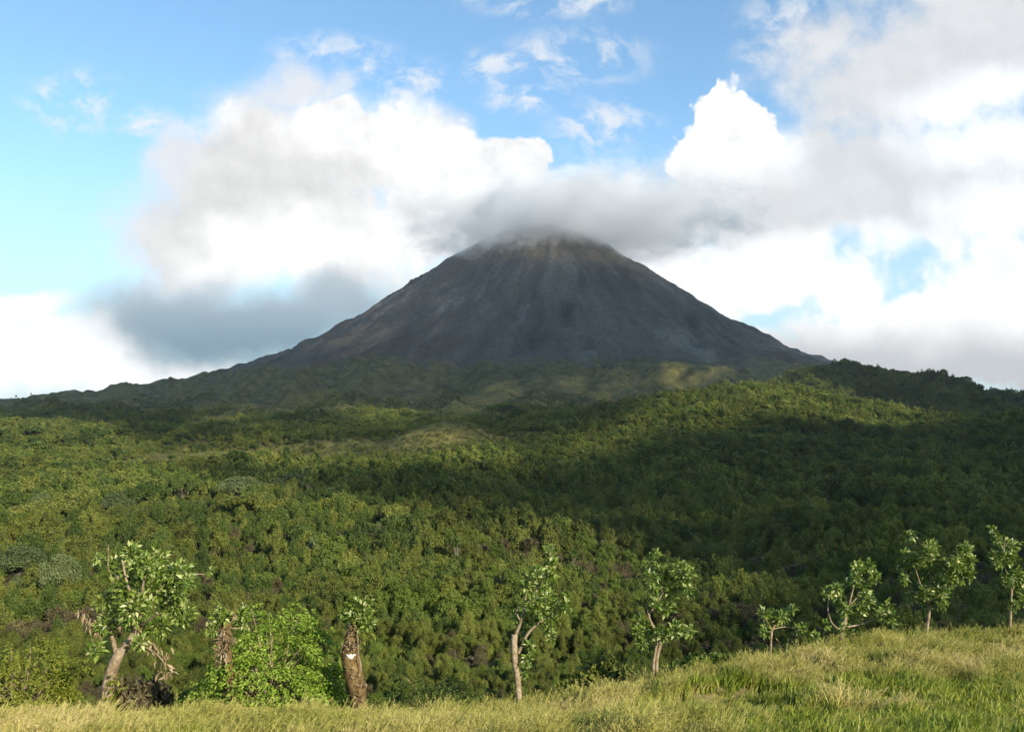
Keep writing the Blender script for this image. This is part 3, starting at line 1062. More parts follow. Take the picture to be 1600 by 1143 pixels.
FP, FR, FS, FK, FD, FT = sample_forest()
LOD = np.where(FD < 150, 0, np.where(FD < 520, 1, 2))
ph = np.array([PROTO_H[KINDS[q][0]] for q in range(NK)])[FK] * FS[:, 2]
ipx, ipy = project(FP[:, 0], FP[:, 1], FP[:, 2] + ph * 0.8)
ye, ze = edge(FP[:, 0], FP[:, 1])
_, erow = project(FP[:, 0] / FP[:, 1] * ye, ye, ze + 0.45)
seen = (ipx > 5) & (ipx < 1595) & (ipy < erow - 6)
app = np.where(seen, FS[:, 0] * np.where(np.isin(FK, (5, 6, 11)), 1.7, 2.0) / FD, 0)
LAB = {0: "bushy olive-green tree in the dense wood below the meadow", 10: "rounded drab green tree in the dense wood below the meadow",
       1: "rounded dark green tree in the dense wood below the meadow", 2: "slim upright olive tree in the dense wood below the meadow",
       3: "slim upright dark green tree in the dense wood below the meadow", 4: "rounded yellow-green tree in the wood below the meadow",
       5: "low brown withered fern thicket among the trees below the meadow", 6: "low olive shrub on the slope below the meadow",
       7: "flat-topped olive tree spreading over the valley wood", 8: "grey-green loose-crowned tree in the valley wood",
       9: "flat-topped dark green tree spreading over the valley wood", 11: "low yellow-green shrub on the slope below the meadow",
       13: "tall thin-trunked tree rising above the valley wood",
       12: "brownish half-withered tree in the dense wood below the meadow"}
NAME = {5: "fern_thicket", 6: "shrub", 11: "shrub"}
# the 300 that show largest are things of their own
top = np.argsort(-app)[:300]
for i in top:
    o = protos[LOD[i] * NK + FK[i]].copy()
    o.name = NAME.get(int(FK[i]), "forest_tree")
    COL.objects.link(o)
    o.location = FP[i]
    o.rotation_euler = (0, 0, FR[i])
    o.scale = FS[i]
    kk = int(FK[i])
    tag(o, LAB[kk], "fern" if kk == 5 else "shrub" if kk in (6, 11) else "tree", LAB[kk].split(" in the ")[0].split(" on the ")[0].split(" among ")[0].split(" spreading ")[0].split(" rising ")[0] + " copies")
rest = np.ones(len(FP), bool)
rest[top] = False
forest = scatter("forest", FP[rest], FR[rest], FS[rest], (LOD * NK + FK)[rest], PROTO)
tag(forest, "dense green rainforest covering the valley and hills", "forest", kind='stuff')


# big crowns that stand out of the valley wood, each at its own place
def stand(px, py, d, width, kind, label):
    """Tall tree whose crown top shows at a pixel of the photograph, at distance d."""
    q = ray(px, py)
    x, y = q[0] * d, d
    zg = float(height(np.array([x]), np.array([y]))[0])
    s_, mt = KINDS[kind]
    rw = {'umbrella': 6.3, 'pale': 4.4, 'round': 2.6, 'column': 2.0}[s_]
    sx = width * d / F_PX / rw / 2
    hz = q[2] * d - zg
    sz = max(hz / PROTO_H[s_], sx * 0.55)
    root = bpy.data.objects.new("canopy_tree", None)
    COL.objects.link(root)
    root.location = (x, y, zg)
    tag(root, label, "tree", "tall trees above the valley wood")
    src = protos[kind].data
    nv = len(src.vertices)
    co = np.empty(nv * 3, np.float32)
    src.vertices.foreach_get('co', co)
    co = co.reshape(-1, 3)
    mi = np.empty(len(src.polygons), np.int32)
    src.polygons.foreach_get('material_index', mi)
    rnd = np.empty(len(src.polygons), np.float32)
    src.attributes['rnd'].data.foreach_get('value', rnd)
    polys = [tuple(p.vertices) for p in src.polygons]
    rot = random.random() * 6.28
    cr, sr = math.cos(rot), math.sin(rot)
    co2 = np.stack([(co[:, 0] * cr - co[:, 1] * sr) * sx, (co[:, 0] * sr + co[:, 1] * cr) * sx, co[:, 2] * sz], 1)
    for nm, w, mat in (("crown", 0, mt), ("trunk", 1, WOOD)):
        pl = [p for p, a in zip(polys, mi) if a == w]
        rr = rnd[mi == w]
        used = sorted({a for p in pl for a in p})
        rm = {a: b for b, a in enumerate(used)}
        f4 = np.array([[rm[a] for a in p] for p in pl if len(p) == 4])
        f3 = np.array([[rm[a] for a in p] for p in pl if len(p) == 3]).reshape(-1, 3)
        mesh_obj(nm, co2[used], [f4, f3], [mat], root, fattr=np.concatenate([rr[[len(p) == 4 for p in pl]], rr[[len(p) == 3 for p in pl]]]))


stand(375, 742, 500, 92, 8, "largest grey-green spreading tree in the left valley wood")
stand(455, 762, 510, 75, 8, "grey-green tree standing just right of the largest pale crown")
stand(305, 782, 430, 58, 8, "small pale umbrella tree left of the largest grey-green crown")
stand(235, 752, 470, 95, 9, "dark green domed tree left of the pale grey-green crowns")
stand(285, 738, 500, 70, 9, "dark green tree behind the domed tree in the valley wood")
stand(180, 768, 430, 60, 8, "pale tree at the left end of the dark green crowns")
stand(75, 790, 400, 130, 7, "broad olive umbrella tree at the far left of the wood")
stand(400, 803, 400, 130, 7, "broad flat olive umbrella crown below the pale trees")
stand(230, 812, 370, 120, 7, "flat olive umbrella tree with bare limbs in mid wood")
stand(500, 800, 440, 100, 9, "dark flat-topped tree in the shade of the mid valley")
stand(30, 850, 260, 90, 8, "grey-green tree low at the left edge of the wood")
stand(95, 862, 230, 70, 8, "pale round tree right of the left-edge grey-green tree")

# ------------------------------------------------------------------ trees and shrubs along the edge of the meadow
BIGLEAF = leaf_mat("glossy_leaf", [(0.0, (0.050, 0.095, 0.012)), (0.4, (0.11, 0.18, 0.022)), (0.65, (0.21, 0.28, 0.05)), (0.9, (0.48, 0.50, 0.24))],
                   trans=0.22, rough=0.42, spec=0.55, region=0.05, per_obj=0.1)
DEADLEAF = leaf_mat("withered_leaf", [(0.0, (0.10, 0.065, 0.03)), (0.5, (0.26, 0.19, 0.11)), (1.0, (0.45, 0.37, 0.26))], trans=0.15, rough=0.7, region=0.0, per_obj=0.0)
BUSHLEAF = leaf_mat("bright_leaflet", [(0.0, (0.075, 0.13, 0.012)), (0.45, (0.18, 0.29, 0.028)), (1.0, (0.40, 0.48, 0.09))], trans=0.3, rough=0.5, spec=0.35, region=0.05, per_obj=0.05)
LIMELEAF = leaf_mat("lime_leaflet", [(0.0, (0.09, 0.13, 0.012)), (0.5, (0.19, 0.22, 0.025)), (1.0, (0.28, 0.29, 0.05))], trans=0.3, rough=0.55, region=0.05, per_obj=0.05)
PALEBARK = bark_mat("pale_mossy_bark", [(0.28, (0.07, 0.05, 0.03)), (0.45, (0.20, 0.15, 0.09)), (0.6, (0.36, 0.29, 0.21)), (0.75, (0.52, 0.46, 0.38))], 7.0)
DARKBARK = bark_mat("dark_mossy_bark", [(0.28, (0.035, 0.025, 0.012)), (0.45, (0.10, 0.065, 0.030)), (0.58, (0.17, 0.12, 0.05)), (0.72, (0.30, 0.22, 0.14))], 8.0)
SCAR = bark_mat("bare_cut_wood", [(0.3, (0.40, 0.36, 0.30)), (0.6, (0.72, 0.70, 0.66))], 12.0, 0.3)


def blades(rng, pos, direction, length, width):
    """Folded leaf blades: five points, two faces each."""
    n = len(pos)
    d = direction / np.maximum(np.linalg.norm(direction, axis=1, keepdims=True), 1e-6)
    side = np.cross(d, rng.normal(size=(n, 3)) * 0.5 + np.array([0, 0, 1.0]))
    side /= np.maximum(np.linalg.norm(side, axis=1, keepdims=True), 1e-6)
    nrm = np.cross(side, d)
    nrm *= np.where(nrm[:, 2:] < 0, -1, 1)
    L = np.asarray(length).reshape(-1, 1)
    W = np.asarray(width).reshape(-1, 1)
    b = pos
    m = pos + d * L * 0.5 - nrm * W * 0.12
    t = pos + d * L - nrm * L * 0.22
    l = pos + d * L * 0.48 + side * W * 0.5 + nrm * W * 0.14
    r = pos + d * L * 0.48 - side * W * 0.5 + nrm * W * 0.14
    v = np.stack([b, l, t, r, m], 1).reshape(-1, 3)
    k = np.arange(n)[:, None] * 5
    f = np.vstack([k + np.array([[0, 4, 2, 1]]), k + np.array([[0, 3, 2, 4]])])
    return v, f


def edge_tree(name, label, cat, base, dist, bark, trunk, branches, clusters, leaf_len, dead=(), leafmat=None, extra=None, seed=1, group=None, density=1.0):
    """A small tree at the meadow's rim. Sizes are given as seen in the photograph and turned into metres at its distance."""
    rng = np.random.default_rng(seed)
    q = ray(*base)
    x0, y0 = q[0] * dist, dist
    z0 = float(height(np.array([x0]), np.array([y0]))[0])
    zb = q[2] * dist
    k = dist / F_PX
    root = bpy.data.objects.new(name, None)
    COL.objects.link(root)
    root.location = (x0, y0, z0)
    tag(root, label, cat, group)

    def L(px, py, dy=0.0):
        return np.array([(px - base[0]) * k, dy, (base[1] - py) * k + (zb - z0)])
    gt = Geo()
    pts = [L(p[0], p[1], p[3] if len(p) > 3 else 0.0) for p in trunk]
    pts[0][2] -= 0.4
    line = smooth_line(pts, len(pts) * 4)
    rad = np.interp(np.linspace(0, 1, len(line)), np.linspace(0, 1, len(trunk)), [p[2] * k for p in trunk])
    rad[0] *= 1.25
    gt.add(*tube(line, rad, 12, 0.07, rng))
    gt.build("trunk", [bark], root, smooth=True)
    if branches:
        gb = Geo()
        for br in branches:
            pts = [L(p[0], p[1], (p[3] if len(p) > 3 else 0.0)) for p in br]
            line = smooth_line(pts, len(pts) * 4)
            rad = np.interp(np.linspace(0, 1, len(line)), np.linspace(0, 1, len(br)), [p[2] * k * 0.75 for p in br])
            gb.add(*tube(line, rad, 7, 0.05, rng))
        gb.build("branch", [bark], root, smooth=True)
    if clusters:
        gl = Geo()
        cx = np.mean([c[0] for c in clusters])
        for c in clusters:
            dep = c[3] if len(c) > 3 else rng.normal() * 0.45 * (max(abs(b[0] - cx) for b in clusters) * k) ** 0.5
            ctr = L(c[0], c[1], dep)
            R = c[2] * k * 1.25
            n = int((12 + (R / leaf_len) ** 2 * 70) * density)
            d = rng.normal(size=(n, 3))
            d /= np.linalg.norm(d, axis=1, keepdims=True)
            pos = ctr + d * (R * rng.random(n) ** 0.5)[:, None] * 0.8
            direction = d * 0.9 + np.array([0, 0, 0.35]) + rng.normal(size=(n, 3)) * 0.45
            ll = leaf_len * (0.45 + 0.6 * rng.random(n))
            v, f = blades(rng, pos, direction, ll, ll * 0.50)
            rr = np.clip(0.45 + 0.28 * rng.normal(size=n), 0, 1)
            gl.add(v, f, rnd=np.concatenate([rr, rr]))
            # twig to the cluster
        gl.build("crown", [leafmat or BIGLEAF], root)
    if dead:
        gd = Geo()
        for c in dead:
            ctr = L(c[0], c[1], c[3] if len(c) > 3 else -0.1)
            R = c[2] * k
            n = 16
            pos = ctr + rng.normal(size=(n, 3)) * R * 0.5
            direction = rng.normal(size=(n, 3)) * 0.5 + np.array([0.1, 0, -1.0])
            ll = (0.9 if len(c) < 5 else c[4]) * leaf_len * (0.7 + 0.7 * rng.random(n))
            v, f = blades(rng, pos, direction, ll, ll * 0.30)
            rr = np.clip(0.55 + 0.28 * rng.normal(size=n), 0, 1)
            gd.add(v, f, rnd=np.concatenate([rr, rr]))
        gd.build("withered_leaves", [DEADLEAF], root)
    if extra:
        extra(root, L, k, rng)
    return root


GR = "small trees along the rim of the meadow"


def vine_t1(root, L, k, rng):
    gv = Geo()
    n = 90
    t = rng.random(n)
    pos = np.array([L(178 + 10 * rng.normal() * 0.5 + 6 * a, 1108 - 55 * a, -0.25) for a in t])
    v, f = blades(rng, pos, rng.normal(size=(n, 3)) + np.array([0.3, -0.6, 0.2]), 0.13 + 0.1 * rng.random(n), 0.08 + 0.03 * rng.random(n))
    rr = rng.random(n)
    gv.add(v, f, rnd=np.concatenate([rr, rr]))
    gv.build("climbing_vine", [LIMELEAF], root)


edge_tree("broadleaf_tree", "large leaning pale-trunked tree with big leaves and withered hanging sprays", "tree", (168, 1112), 27.0, PALEBARK,
          [(168, 1120, 10.5), (166, 1088, 9.5), (171, 1055, 9), (181, 1028, 8.5), (198, 1008, 6.5), (212, 985, 6), (216, 955, 5)],
          [[(212, 985, 5), (214, 950, 4, -.2), (203, 915, 3, -.4), (192, 878, 1.5, -.3)], [(216, 955, 4.5), (243, 925, 3.5, .3), (275, 907, 2.2, .5), (305, 907, 1, .5)],
           [(181, 1028, 6), (166, 992, 4, .2), (150, 968, 3, .4), (130, 958, 1.5, .3)], [(203, 1002, 3), (232, 1010, 1.8, -.3), (256, 1020, 1.2, -.5), (266, 1036, .7, -.5)],
           [(213, 960, 4), (183, 930, 3, .6), (163, 898, 1.5, .8)], [(216, 955, 4), (230, 915, 2.5, -.6), (243, 884, 1.2, -.8)], [(212, 985, 4), (245, 962, 2.5, -.7), (268, 950, 1, -1.0)],
           [(152, 862, .8, .5), (152, 900, 1.4, .5), (170, 935, 2, .5)]],
          [(190, 874, 13), (165, 897, 15), (213, 893, 17), (240, 884, 15), (272, 903, 17), (298, 908, 9), (308, 907, 5), (200, 920, 22), (235, 920, 22), (262, 935, 17), (175, 940, 20), (155, 950, 14),
           (215, 950, 24), (250, 958, 19), (188, 972, 20), (238, 984, 18), (265, 980, 14), (163, 978, 14), (285, 925, 10), (215, 985, 13), (180, 1000, 10), (228, 1000, 9),
           (150, 876, 6), (200, 900, 14), (225, 905, 14), (255, 910, 12)],
          0.235, dead=[(130, 960, 10), (138, 975, 8), (150, 990, 7), (232, 1008, 9), (245, 1015, 9), (256, 1024, 10), (264, 1036, 10, -.5), (268, 1046, 6, -.5), (180, 908, 6), (216, 980, 7), (187, 975, 6)], extra=vine_t1, seed=21, group=GR, density=0.8)


def tuft_t2(root, L, k, rng):
    ge = Geo()
    for (px, py, s) in ((352, 985, 1.0), (350, 1003, 1.2), (349, 1018, 1.0), (360, 1000, .7), (346, 1032, .7), (360, 1078, .7)):
        n = 34
        pos = np.repeat([L(px, py, -0.18)], n, 0) + rng.normal(size=(n, 3)) * 0.06 * s
        v, f = blades(rng, pos, rng.normal(size=(n, 3)) * 0.8 + np.array([0, -0.5, -0.35]), s * (0.22 + 0.2 * rng.random(n)), np.full(n, 0.05 * s))
        rr = np.clip(rng.random(n), 0, 1)
        ge.add(v, f, rnd=np.concatenate([rr, rr]))
    ge.build("epiphyte", [DEADLEAF], root)


edge_tree("broadleaf_tree", "short trunk shaggy with tan epiphytes standing before a bright green bush", "tree", (363, 1103), 26.7, DARKBARK,
          [(367, 1112, 8), (361, 1070, 7), (354, 1030, 7.5), (351, 1000, 8.5), (352, 975, 7), (353, 955, 4)], [[(352, 980, 3), (345, 965, 2), (340, 950, 1)], [(352, 980, 3), (364, 962, 2), (366, 950, 1)]],
          [(341, 964, 10), (356, 962, 8), (366, 968, 9), (336, 982, 9), (370, 985, 8), (344, 952, 5)], 0.20, dead=[(341, 950, 4), (364, 962, 4)], extra=tuft_t2, seed=5, group=GR)


def pollard_bits(root, L, k, rng):
    gs = Geo()
    th = np.linspace(0, 2 * math.pi, 19)[:-1]
    c = L(549, 1024, 0)
    rx, rz, R = 0.145, 0.08, 12.3 * k
    ring = []
    for s_, off in ((1.0, 0.0), (0.9, 0.035)):
        xx = np.cos(th) * rx * s_ * (1 + 0.22 * np.sin(3 * th) + 0.12 * np.cos(5 * th))
        zz = np.sin(th) * rz * s_ + 0.02 * np.cos(2 * th)
        ring.append(np.stack([c[0] + xx, c[1] - np.sqrt(np.maximum((R * 1.02) ** 2 - xx ** 2, 0)) - off + 0.02, c[2] + zz], 1))
    v = np.vstack(ring + [ring[1].mean(0)[None] + np.array([[0, -0.03, 0]])])
    n = len(th)
    f = np.array([(i, (i + 1) % n, n + (i + 1) % n, n + i) for i in range(n)])
    f2 = np.array([(n + i, n + (i + 1) % n, 2 * n) for i in range(n)])
    gs.add(v, f, f2)
    tag(gs.build("cut_scar", [SCAR], root, smooth=True), "white bare cut on the trunk")
    gv = Geo()
    line = smooth_line([L(560, 990, -0.22), L(561, 1008, -0.27), L(562, 1022, -0.28), L(566, 1036, -0.30), L(566, 1048, -0.31)], 20)
    gv.add(*tube(line, np.full(20, 0.9 * k), 6))
    gv.build("hanging_root", [PALEBARK], root, smooth=True)
    ge = Geo()
    for (px, py, s) in ((552, 985, .8), (547, 1010, .8), (563, 1062, .9), (545, 1008, .7), (562, 1085, .9), (557, 1006, .7), (553, 1048, .6)):
        m = 30
        pos = np.repeat([L(px, py, -0.25)], m, 0) + rng.normal(size=(m, 3)) * np.array([0.09, 0.04, 0.09])
        v, f = blades(rng, pos, rng.normal(size=(m, 3)) + np.array([0, -0.7, -0.2]), s * (0.12 + 0.12 * rng.random(m)), np.full(m, 0.05))
        rr = rng.random(m) * 0.7
        ge.add(v, f, rnd=np.concatenate([rr, rr]))
    ge.build("epiphyte", [DEADLEAF], root)
    gy = Geo()
    m = 26
    pos = L(573, 994, -0.2) + rng.normal(size=(m, 3)) * np.array([0.13, 0.08, 0.12])
    v, f = blades(rng, pos, rng.normal(size=(m, 3)) + np.array([0.5, -0.3, 0]), 0.2 + 0.08 * rng.random(m), np.full(m, 0.08))
    gy.add(v, f, rnd=np.tile(0.6 + 0.4 * rng.random(m), 2))
    gy.build("yellow_shoot", [LIMELEAF], root)


edge_tree("pollard_trunk", "thick dark mossy pollarded trunk with a white cut and a tuft of leaves on top", "tree", (560, 1110), 27.0, DARKBARK,
          [(564, 1120, 12), (560, 1094, 12.5), (555, 1066, 15), (549, 1042, 14.3), (546, 1022, 12.5), (547, 1002, 10.5), (551, 986, 8), (555, 974, 6), (556, 966, 2)],
          [[(552, 984, 3), (548, 968, 2), (540, 955, 1)], [(554, 978, 3), (562, 962, 2), (570, 952, 1)]],
          [(548, 957, 10), (562, 958, 10), (555, 952, 9), (540, 968, 9), (572, 966, 9), (578, 975, 8), (534, 960, 4), (568, 980, 7), (552, 968, 8), (541, 983, 6), (570, 950, 5)], 0.21, extra=pollard_bits, seed=9, group=GR)

edge_tree("broadleaf_tree", "slender tree with a bent pale trunk and open crown right of the pollarded trunk", "tree", (812, 1087), 28.5, PALEBARK,
          [(813, 1094, 4.8), (809, 1062, 4.6), (804, 1032, 4.8), (803, 1006, 5.4), (804, 994, 4.6)],
          [[(804, 998, 4), (814, 975, 3), (820, 950, 2.4), (840, 925, 2), (852, 900, 1.5), (860, 868, .7)], [(810, 1022, 3.5), (824, 992, 3), (836, 980, 2.5), (846, 973, 2.2)], [(846, 973, 2), (868, 958, 1.4), (884, 944, .8)],
           [(814, 975, 2), (806, 960, 1.4), (812, 948, .8)], [(820, 950, 2), (822, 925, 1.4), (830, 900, .8)]],
          [(860, 868, 6), (859, 884, 8), (858, 905, 9), (838, 893, 9), (829, 908, 8), (821, 920, 7), (846, 920, 9), (832, 938, 10), (855, 940, 9), (880, 944, 9), (870, 954, 8), (845, 955, 9), (812, 970, 10), (828, 976, 9),
           (858, 982, 9), (861, 996, 6), (818, 998, 9), (828, 1012, 6), (825, 1030, 6), (820, 1056, 5), (850, 968, 8), (886, 938, 5)], 0.24, seed=31, group=GR)

edge_tree("broadleaf_tree", "two-stemmed young tree with a layered crown before the dark wood", "tree", (1026, 1052), 31.0, PALEBARK,
          [(1026, 1058, 3), (1026, 1034, 2.8), (1028, 1020, 2.8), (1033, 1006, 2.8), (1028, 990, 2.5)],
          [[(1021, 1056, 3.2), (1021, 1036, 3.2), (1024, 1020, 2.8), (1027, 1004, 2.5)], [(1029, 995, 2.5), (1018, 975, 2), (1014, 962, 2), (1026, 947, 2), (1036, 930, 1.4), (1042, 910, .8)], [(1014, 962, 1.6), (1010, 945, 1)],
           [(1033, 1004, 2), (1058, 986, 1.4), (1080, 986, .8)], [(1036, 930, 1.2), (1062, 905, .8)], [(1036, 930, 1.2), (1026, 890, .6)]],
          [(1031, 873, 5), (1022, 885, 7), (1015, 901, 8), (1036, 900, 10), (1060, 890, 10), (1072, 894, 7), (1046, 913, 10), (1064, 913, 9), (1071, 920, 6), (1025, 918, 9), (1051, 930, 8), (1041, 955, 8), (1022, 942, 6),
           (1000, 975, 9), (1012, 985, 10), (1030, 984, 10), (1050, 978, 10), (1065, 985, 9), (1079, 990, 6), (1020, 1000, 9), (1045, 1000, 8), (1000, 1002, 6), (1055, 960, 6), (996, 988, 6)], 0.24, seed=41, group=GR)

edge_tree("broadleaf_tree", "smallest low tree with one long side branch on the shaded rim", "tree", (1203, 1015), 34.0, PALEBARK,
          [(1203, 1022, 1.8), (1205, 998, 1.7), (1206, 986, 1.9), (1211, 977, 1.4)],
          [[(1207, 983, 1.4), (1228, 979, 1), (1254, 985, .6)], [(1207, 984, 1.3), (1196, 966, .7)], [(1210, 979, 1.2), (1228, 960, .6)], [(1206, 986, 1.2), (1192, 990, .6)]],
          [(1194, 960, 6), (1204, 964, 6), (1213, 961, 5), (1222, 964, 7), (1231, 968, 6), (1200, 979, 6), (1190, 985, 5), (1244, 980, 5), (1255, 983, 6), (1262, 986, 4), (1198, 993, 4), (1212, 972, 5), (1238, 952, 5)], 0.24, seed=51, group=GR)

edge_tree("broadleaf_tree", "low wide tree with upswept limbs where the rim begins to rise", "tree", (1315, 995), 36.0, PALEBARK,
          [(1315, 1002, 4), (1314, 987, 4), (1320, 976, 3.5), (1322, 965, 2.5)],
          [[(1314, 986, 2), (1300, 974, 1.6), (1294, 955, 1.3), (1297, 930, .8)], [(1320, 974, 2.5), (1326, 950, 2), (1336, 915, 1.2), (1343, 890, .6)], [(1318, 980, 2), (1345, 976, 1.5), (1372, 965, 1), (1390, 952, .6)], [(1326, 950, 1.6), (1348, 925, 1), (1366, 895, .6)]],
          [(1296, 914, 6), (1298, 929, 8), (1303, 941, 7), (1342, 889, 8), (1335, 905, 8), (1346, 900, 7), (1368, 891, 7), (1365, 904, 8), (1352, 925, 9), (1335, 925, 8), (1345, 944, 9), (1318, 934, 7), (1328, 955, 9), (1350, 960, 9),
           (1368, 956, 8), (1388, 948, 7), (1380, 961, 8), (1309, 976, 6), (1335, 971, 9), (1304, 985, 5), (1360, 940, 6), (1322, 915, 5)], 0.26, seed=61, group=GR)

edge_tree("broadleaf_tree", "full round-crowned tree standing on the grassy crest", "tree", (1448, 988), 38.3, PALEBARK,
          [(1448, 996, 2.6), (1449, 978, 2.4), (1452, 964, 2.2), (1453, 945, 2)],
          [[(1453, 950, 1.8), (1440, 915, 1.2), (1430, 880, .7)], [(1453, 948, 1.8), (1456, 905, 1.2), (1450, 855, .6)], [(1453, 950, 1.8), (1480, 915, 1.2), (1508, 872, .6)]],
          [(1444, 845, 6), (1440, 860, 9), (1451, 857, 8), (1470, 860, 9), (1420, 872, 8), (1435, 879, 10), (1455, 879, 10), (1480, 879, 9), (1500, 858, 8), (1511, 868, 9), (1516, 880, 8), (1495, 880, 9), (1417, 886, 6), (1430, 900, 9),
           (1451, 903, 10), (1475, 903, 10), (1505, 895, 8), (1500, 907, 7), (1440, 925, 9), (1460, 925, 10), (1481, 920, 10), (1450, 943, 8), (1468, 944, 8), (1440, 940, 6), (1414, 906, 5), (1455, 957, 5), (1472, 885, 9)], 0.26, seed=71, group=GR, density=1.15)

edge_tree("broadleaf_tree", "tall tree cut off by the edge of the view on the grassy crest", "tree", (1578, 985), 38.2, PALEBARK,
          [(1578, 993, 2.2), (1579, 965, 2.1), (1582, 930, 1.8), (1582, 900, 1.2)],
          [[(1582, 920, 1.6), (1570, 880, 1), (1575, 842, .6)], [(1582, 925, 1.6), (1600, 890, 1), (1610, 860, .6)]],
          [(1576, 838, 6), (1570, 850, 7), (1585, 855, 7), (1601, 858, 8), (1560, 872, 7), (1575, 874, 9), (1592, 880, 9), (1555, 880, 6), (1580, 899, 10), (1600, 905, 10), (1570, 905, 8), (1590, 920, 9), (1606, 925, 8), (1574, 930, 7),
           (1560, 905, 5), (1580, 945, 6), (1615, 880, 9), (1620, 905, 9)], 0.27, seed=81, group=GR)


def spray_bush(name, label, base, dist, half_w, h_, mat, seed, sprays, leaflet, lean=0.0, flat=0.35):
    """Shrub of layered arching sprays of small leaflets over a few bare stems."""
    rng = np.random.default_rng(seed)
    q = ray(*base)
    x0, y0 = q[0] * dist, dist
    z0 = float(height(np.array([x0]), np.array([y0]))[0])
    dz = q[2] * dist - z0
    root = bpy.data.objects.new(name, None)
    COL.objects.link(root)
    root.location = (x0, y0, z0)
    tag(root, label, "bush")
    gl, gs = Geo(), Geo()
    W = half_w * dist / F_PX
    H = h_ * dist / F_PX + dz
    for i in range(sprays):
        d = rng.normal(size=3)
        d[2] = abs(d[2]) * 0.9 - 0.12
        d /= np.linalg.norm(d)
        rr = 0.62 + 0.38 * rng.random() ** 0.7
        lump = 1.0 + 0.22 * math.sin(3.1 * math.atan2(d[2], d[0]) + seed) + 0.12 * math.sin(7.3 * d[1] + 5.1 * d[0] + seed)
        rr *= lump
        c = np.array([d[0] * W * rr + lean * max(d[2], 0) * W, d[1] * W * 0.7 * rr, max(H * 0.12, H * 0.30 + d[2] * H * 0.68 * rr)])
        out = np.array([d[0], d[1], 0.0])
        out = out / max(np.linalg.norm(out), 1e-6)
        if rng.random() < 0.3:
            a = rng.random() * 6.28
            out = np.array([math.cos(a), math.sin(a), 0])
        side = np.array([-out[1], out[0], 0])
        Ls = 0.62 * (0.6 + 0.8 * rng.random())
        n = 34
        t = rng.random(n)
        sgn = rng.choice([-1, 1], n)
        wid = 0.17 * np.sin(np.pi * np.clip(t, 0.08, 1)) * rng.random(n) ** 0.5
        drop = 0.22 * t ** 2
        pos = c + np.outer(t * Ls, out) + np.outer(sgn * wid, side) + np.outer(-drop + flat * 0.1 * rng.normal(size=n), [0, 0, 1])
        direction = np.outer(0.6 * np.ones(n), out) + np.outer(sgn * 0.8, side) + rng.normal(size=(n, 3)) * 0.25
        direction[:, 2] -= 0.15
        ll = leaflet * (0.7 + 0.6 * rng.random(n))
        v, f = blades(rng, pos, direction, ll, ll * 0.5)
        r = np.clip(0.5 + 0.25 * rng.normal(size=n) + 0.12 * rng.normal(), 0, 1)
        gl.add(v, f, rnd=np.concatenate([r, r]))
        if i % 7 == 0:
            b0 = np.array([rng.normal() * 0.12 * W, rng.normal() * 0.1 * W, -0.2])
            line = smooth_line([b0, 0.5 * (b0 + c) + np.array([0, 0, 0.25 * H]), c], 9)
            gs.add(*tube(line, np.linspace(0.035, 0.008, 9), 6))
    gl.build("foliage", [mat], root)
    gs.build("stem", [PALEBARK], root, smooth=True)
    return root


spray_bush("leafy_bush", "bright green rounded bush of layered leafy sprays at the meadow rim", (420, 1112), 28.0, 120, 142, BUSHLEAF, 3, 820, 0.112, lean=0.05)
spray_bush("leafy_bush", "yellow-green fine-leaved bush at the lower left corner of the meadow", (28, 1110), 27.8, 90, 96, LIMELEAF, 4, 520, 0.10)
spray_bush("leafy_bush", "low green sapling thicket in the gap right of the pollarded trunk", (672, 1098), 31.0, 50, 66, DEEP, 6, 130, 0.11)

# ------------------------------------------------------------------ grass of the meadow
STRAW = leaf_mat("dry_grass", [(0.0, (0.13, 0.18, 0.022)), (0.33, (0.27, 0.28, 0.055)), (0.62, (0.43, 0.39, 0.12)), (0.84, (0.58, 0.46, 0.22)), (1.0, (0.70, 0.58, 0.37))], trans=0.25, rough=0.6, region=0.50, per_obj=0.22, rscale=0.24)
GREENG = leaf_mat("green_grass", [(0.0, (0.07, 0.11, 0.012)), (0.4, (0.17, 0.22, 0.026)), (0.72, (0.30, 0.32, 0.05)), (1.0, (0.50, 0.45, 0.15))], trans=0.3, rough=0.45, region=0.35, per_obj=0.25, rscale=0.35)
GRASSP = bpy.data.collections.new("grass_tufts")


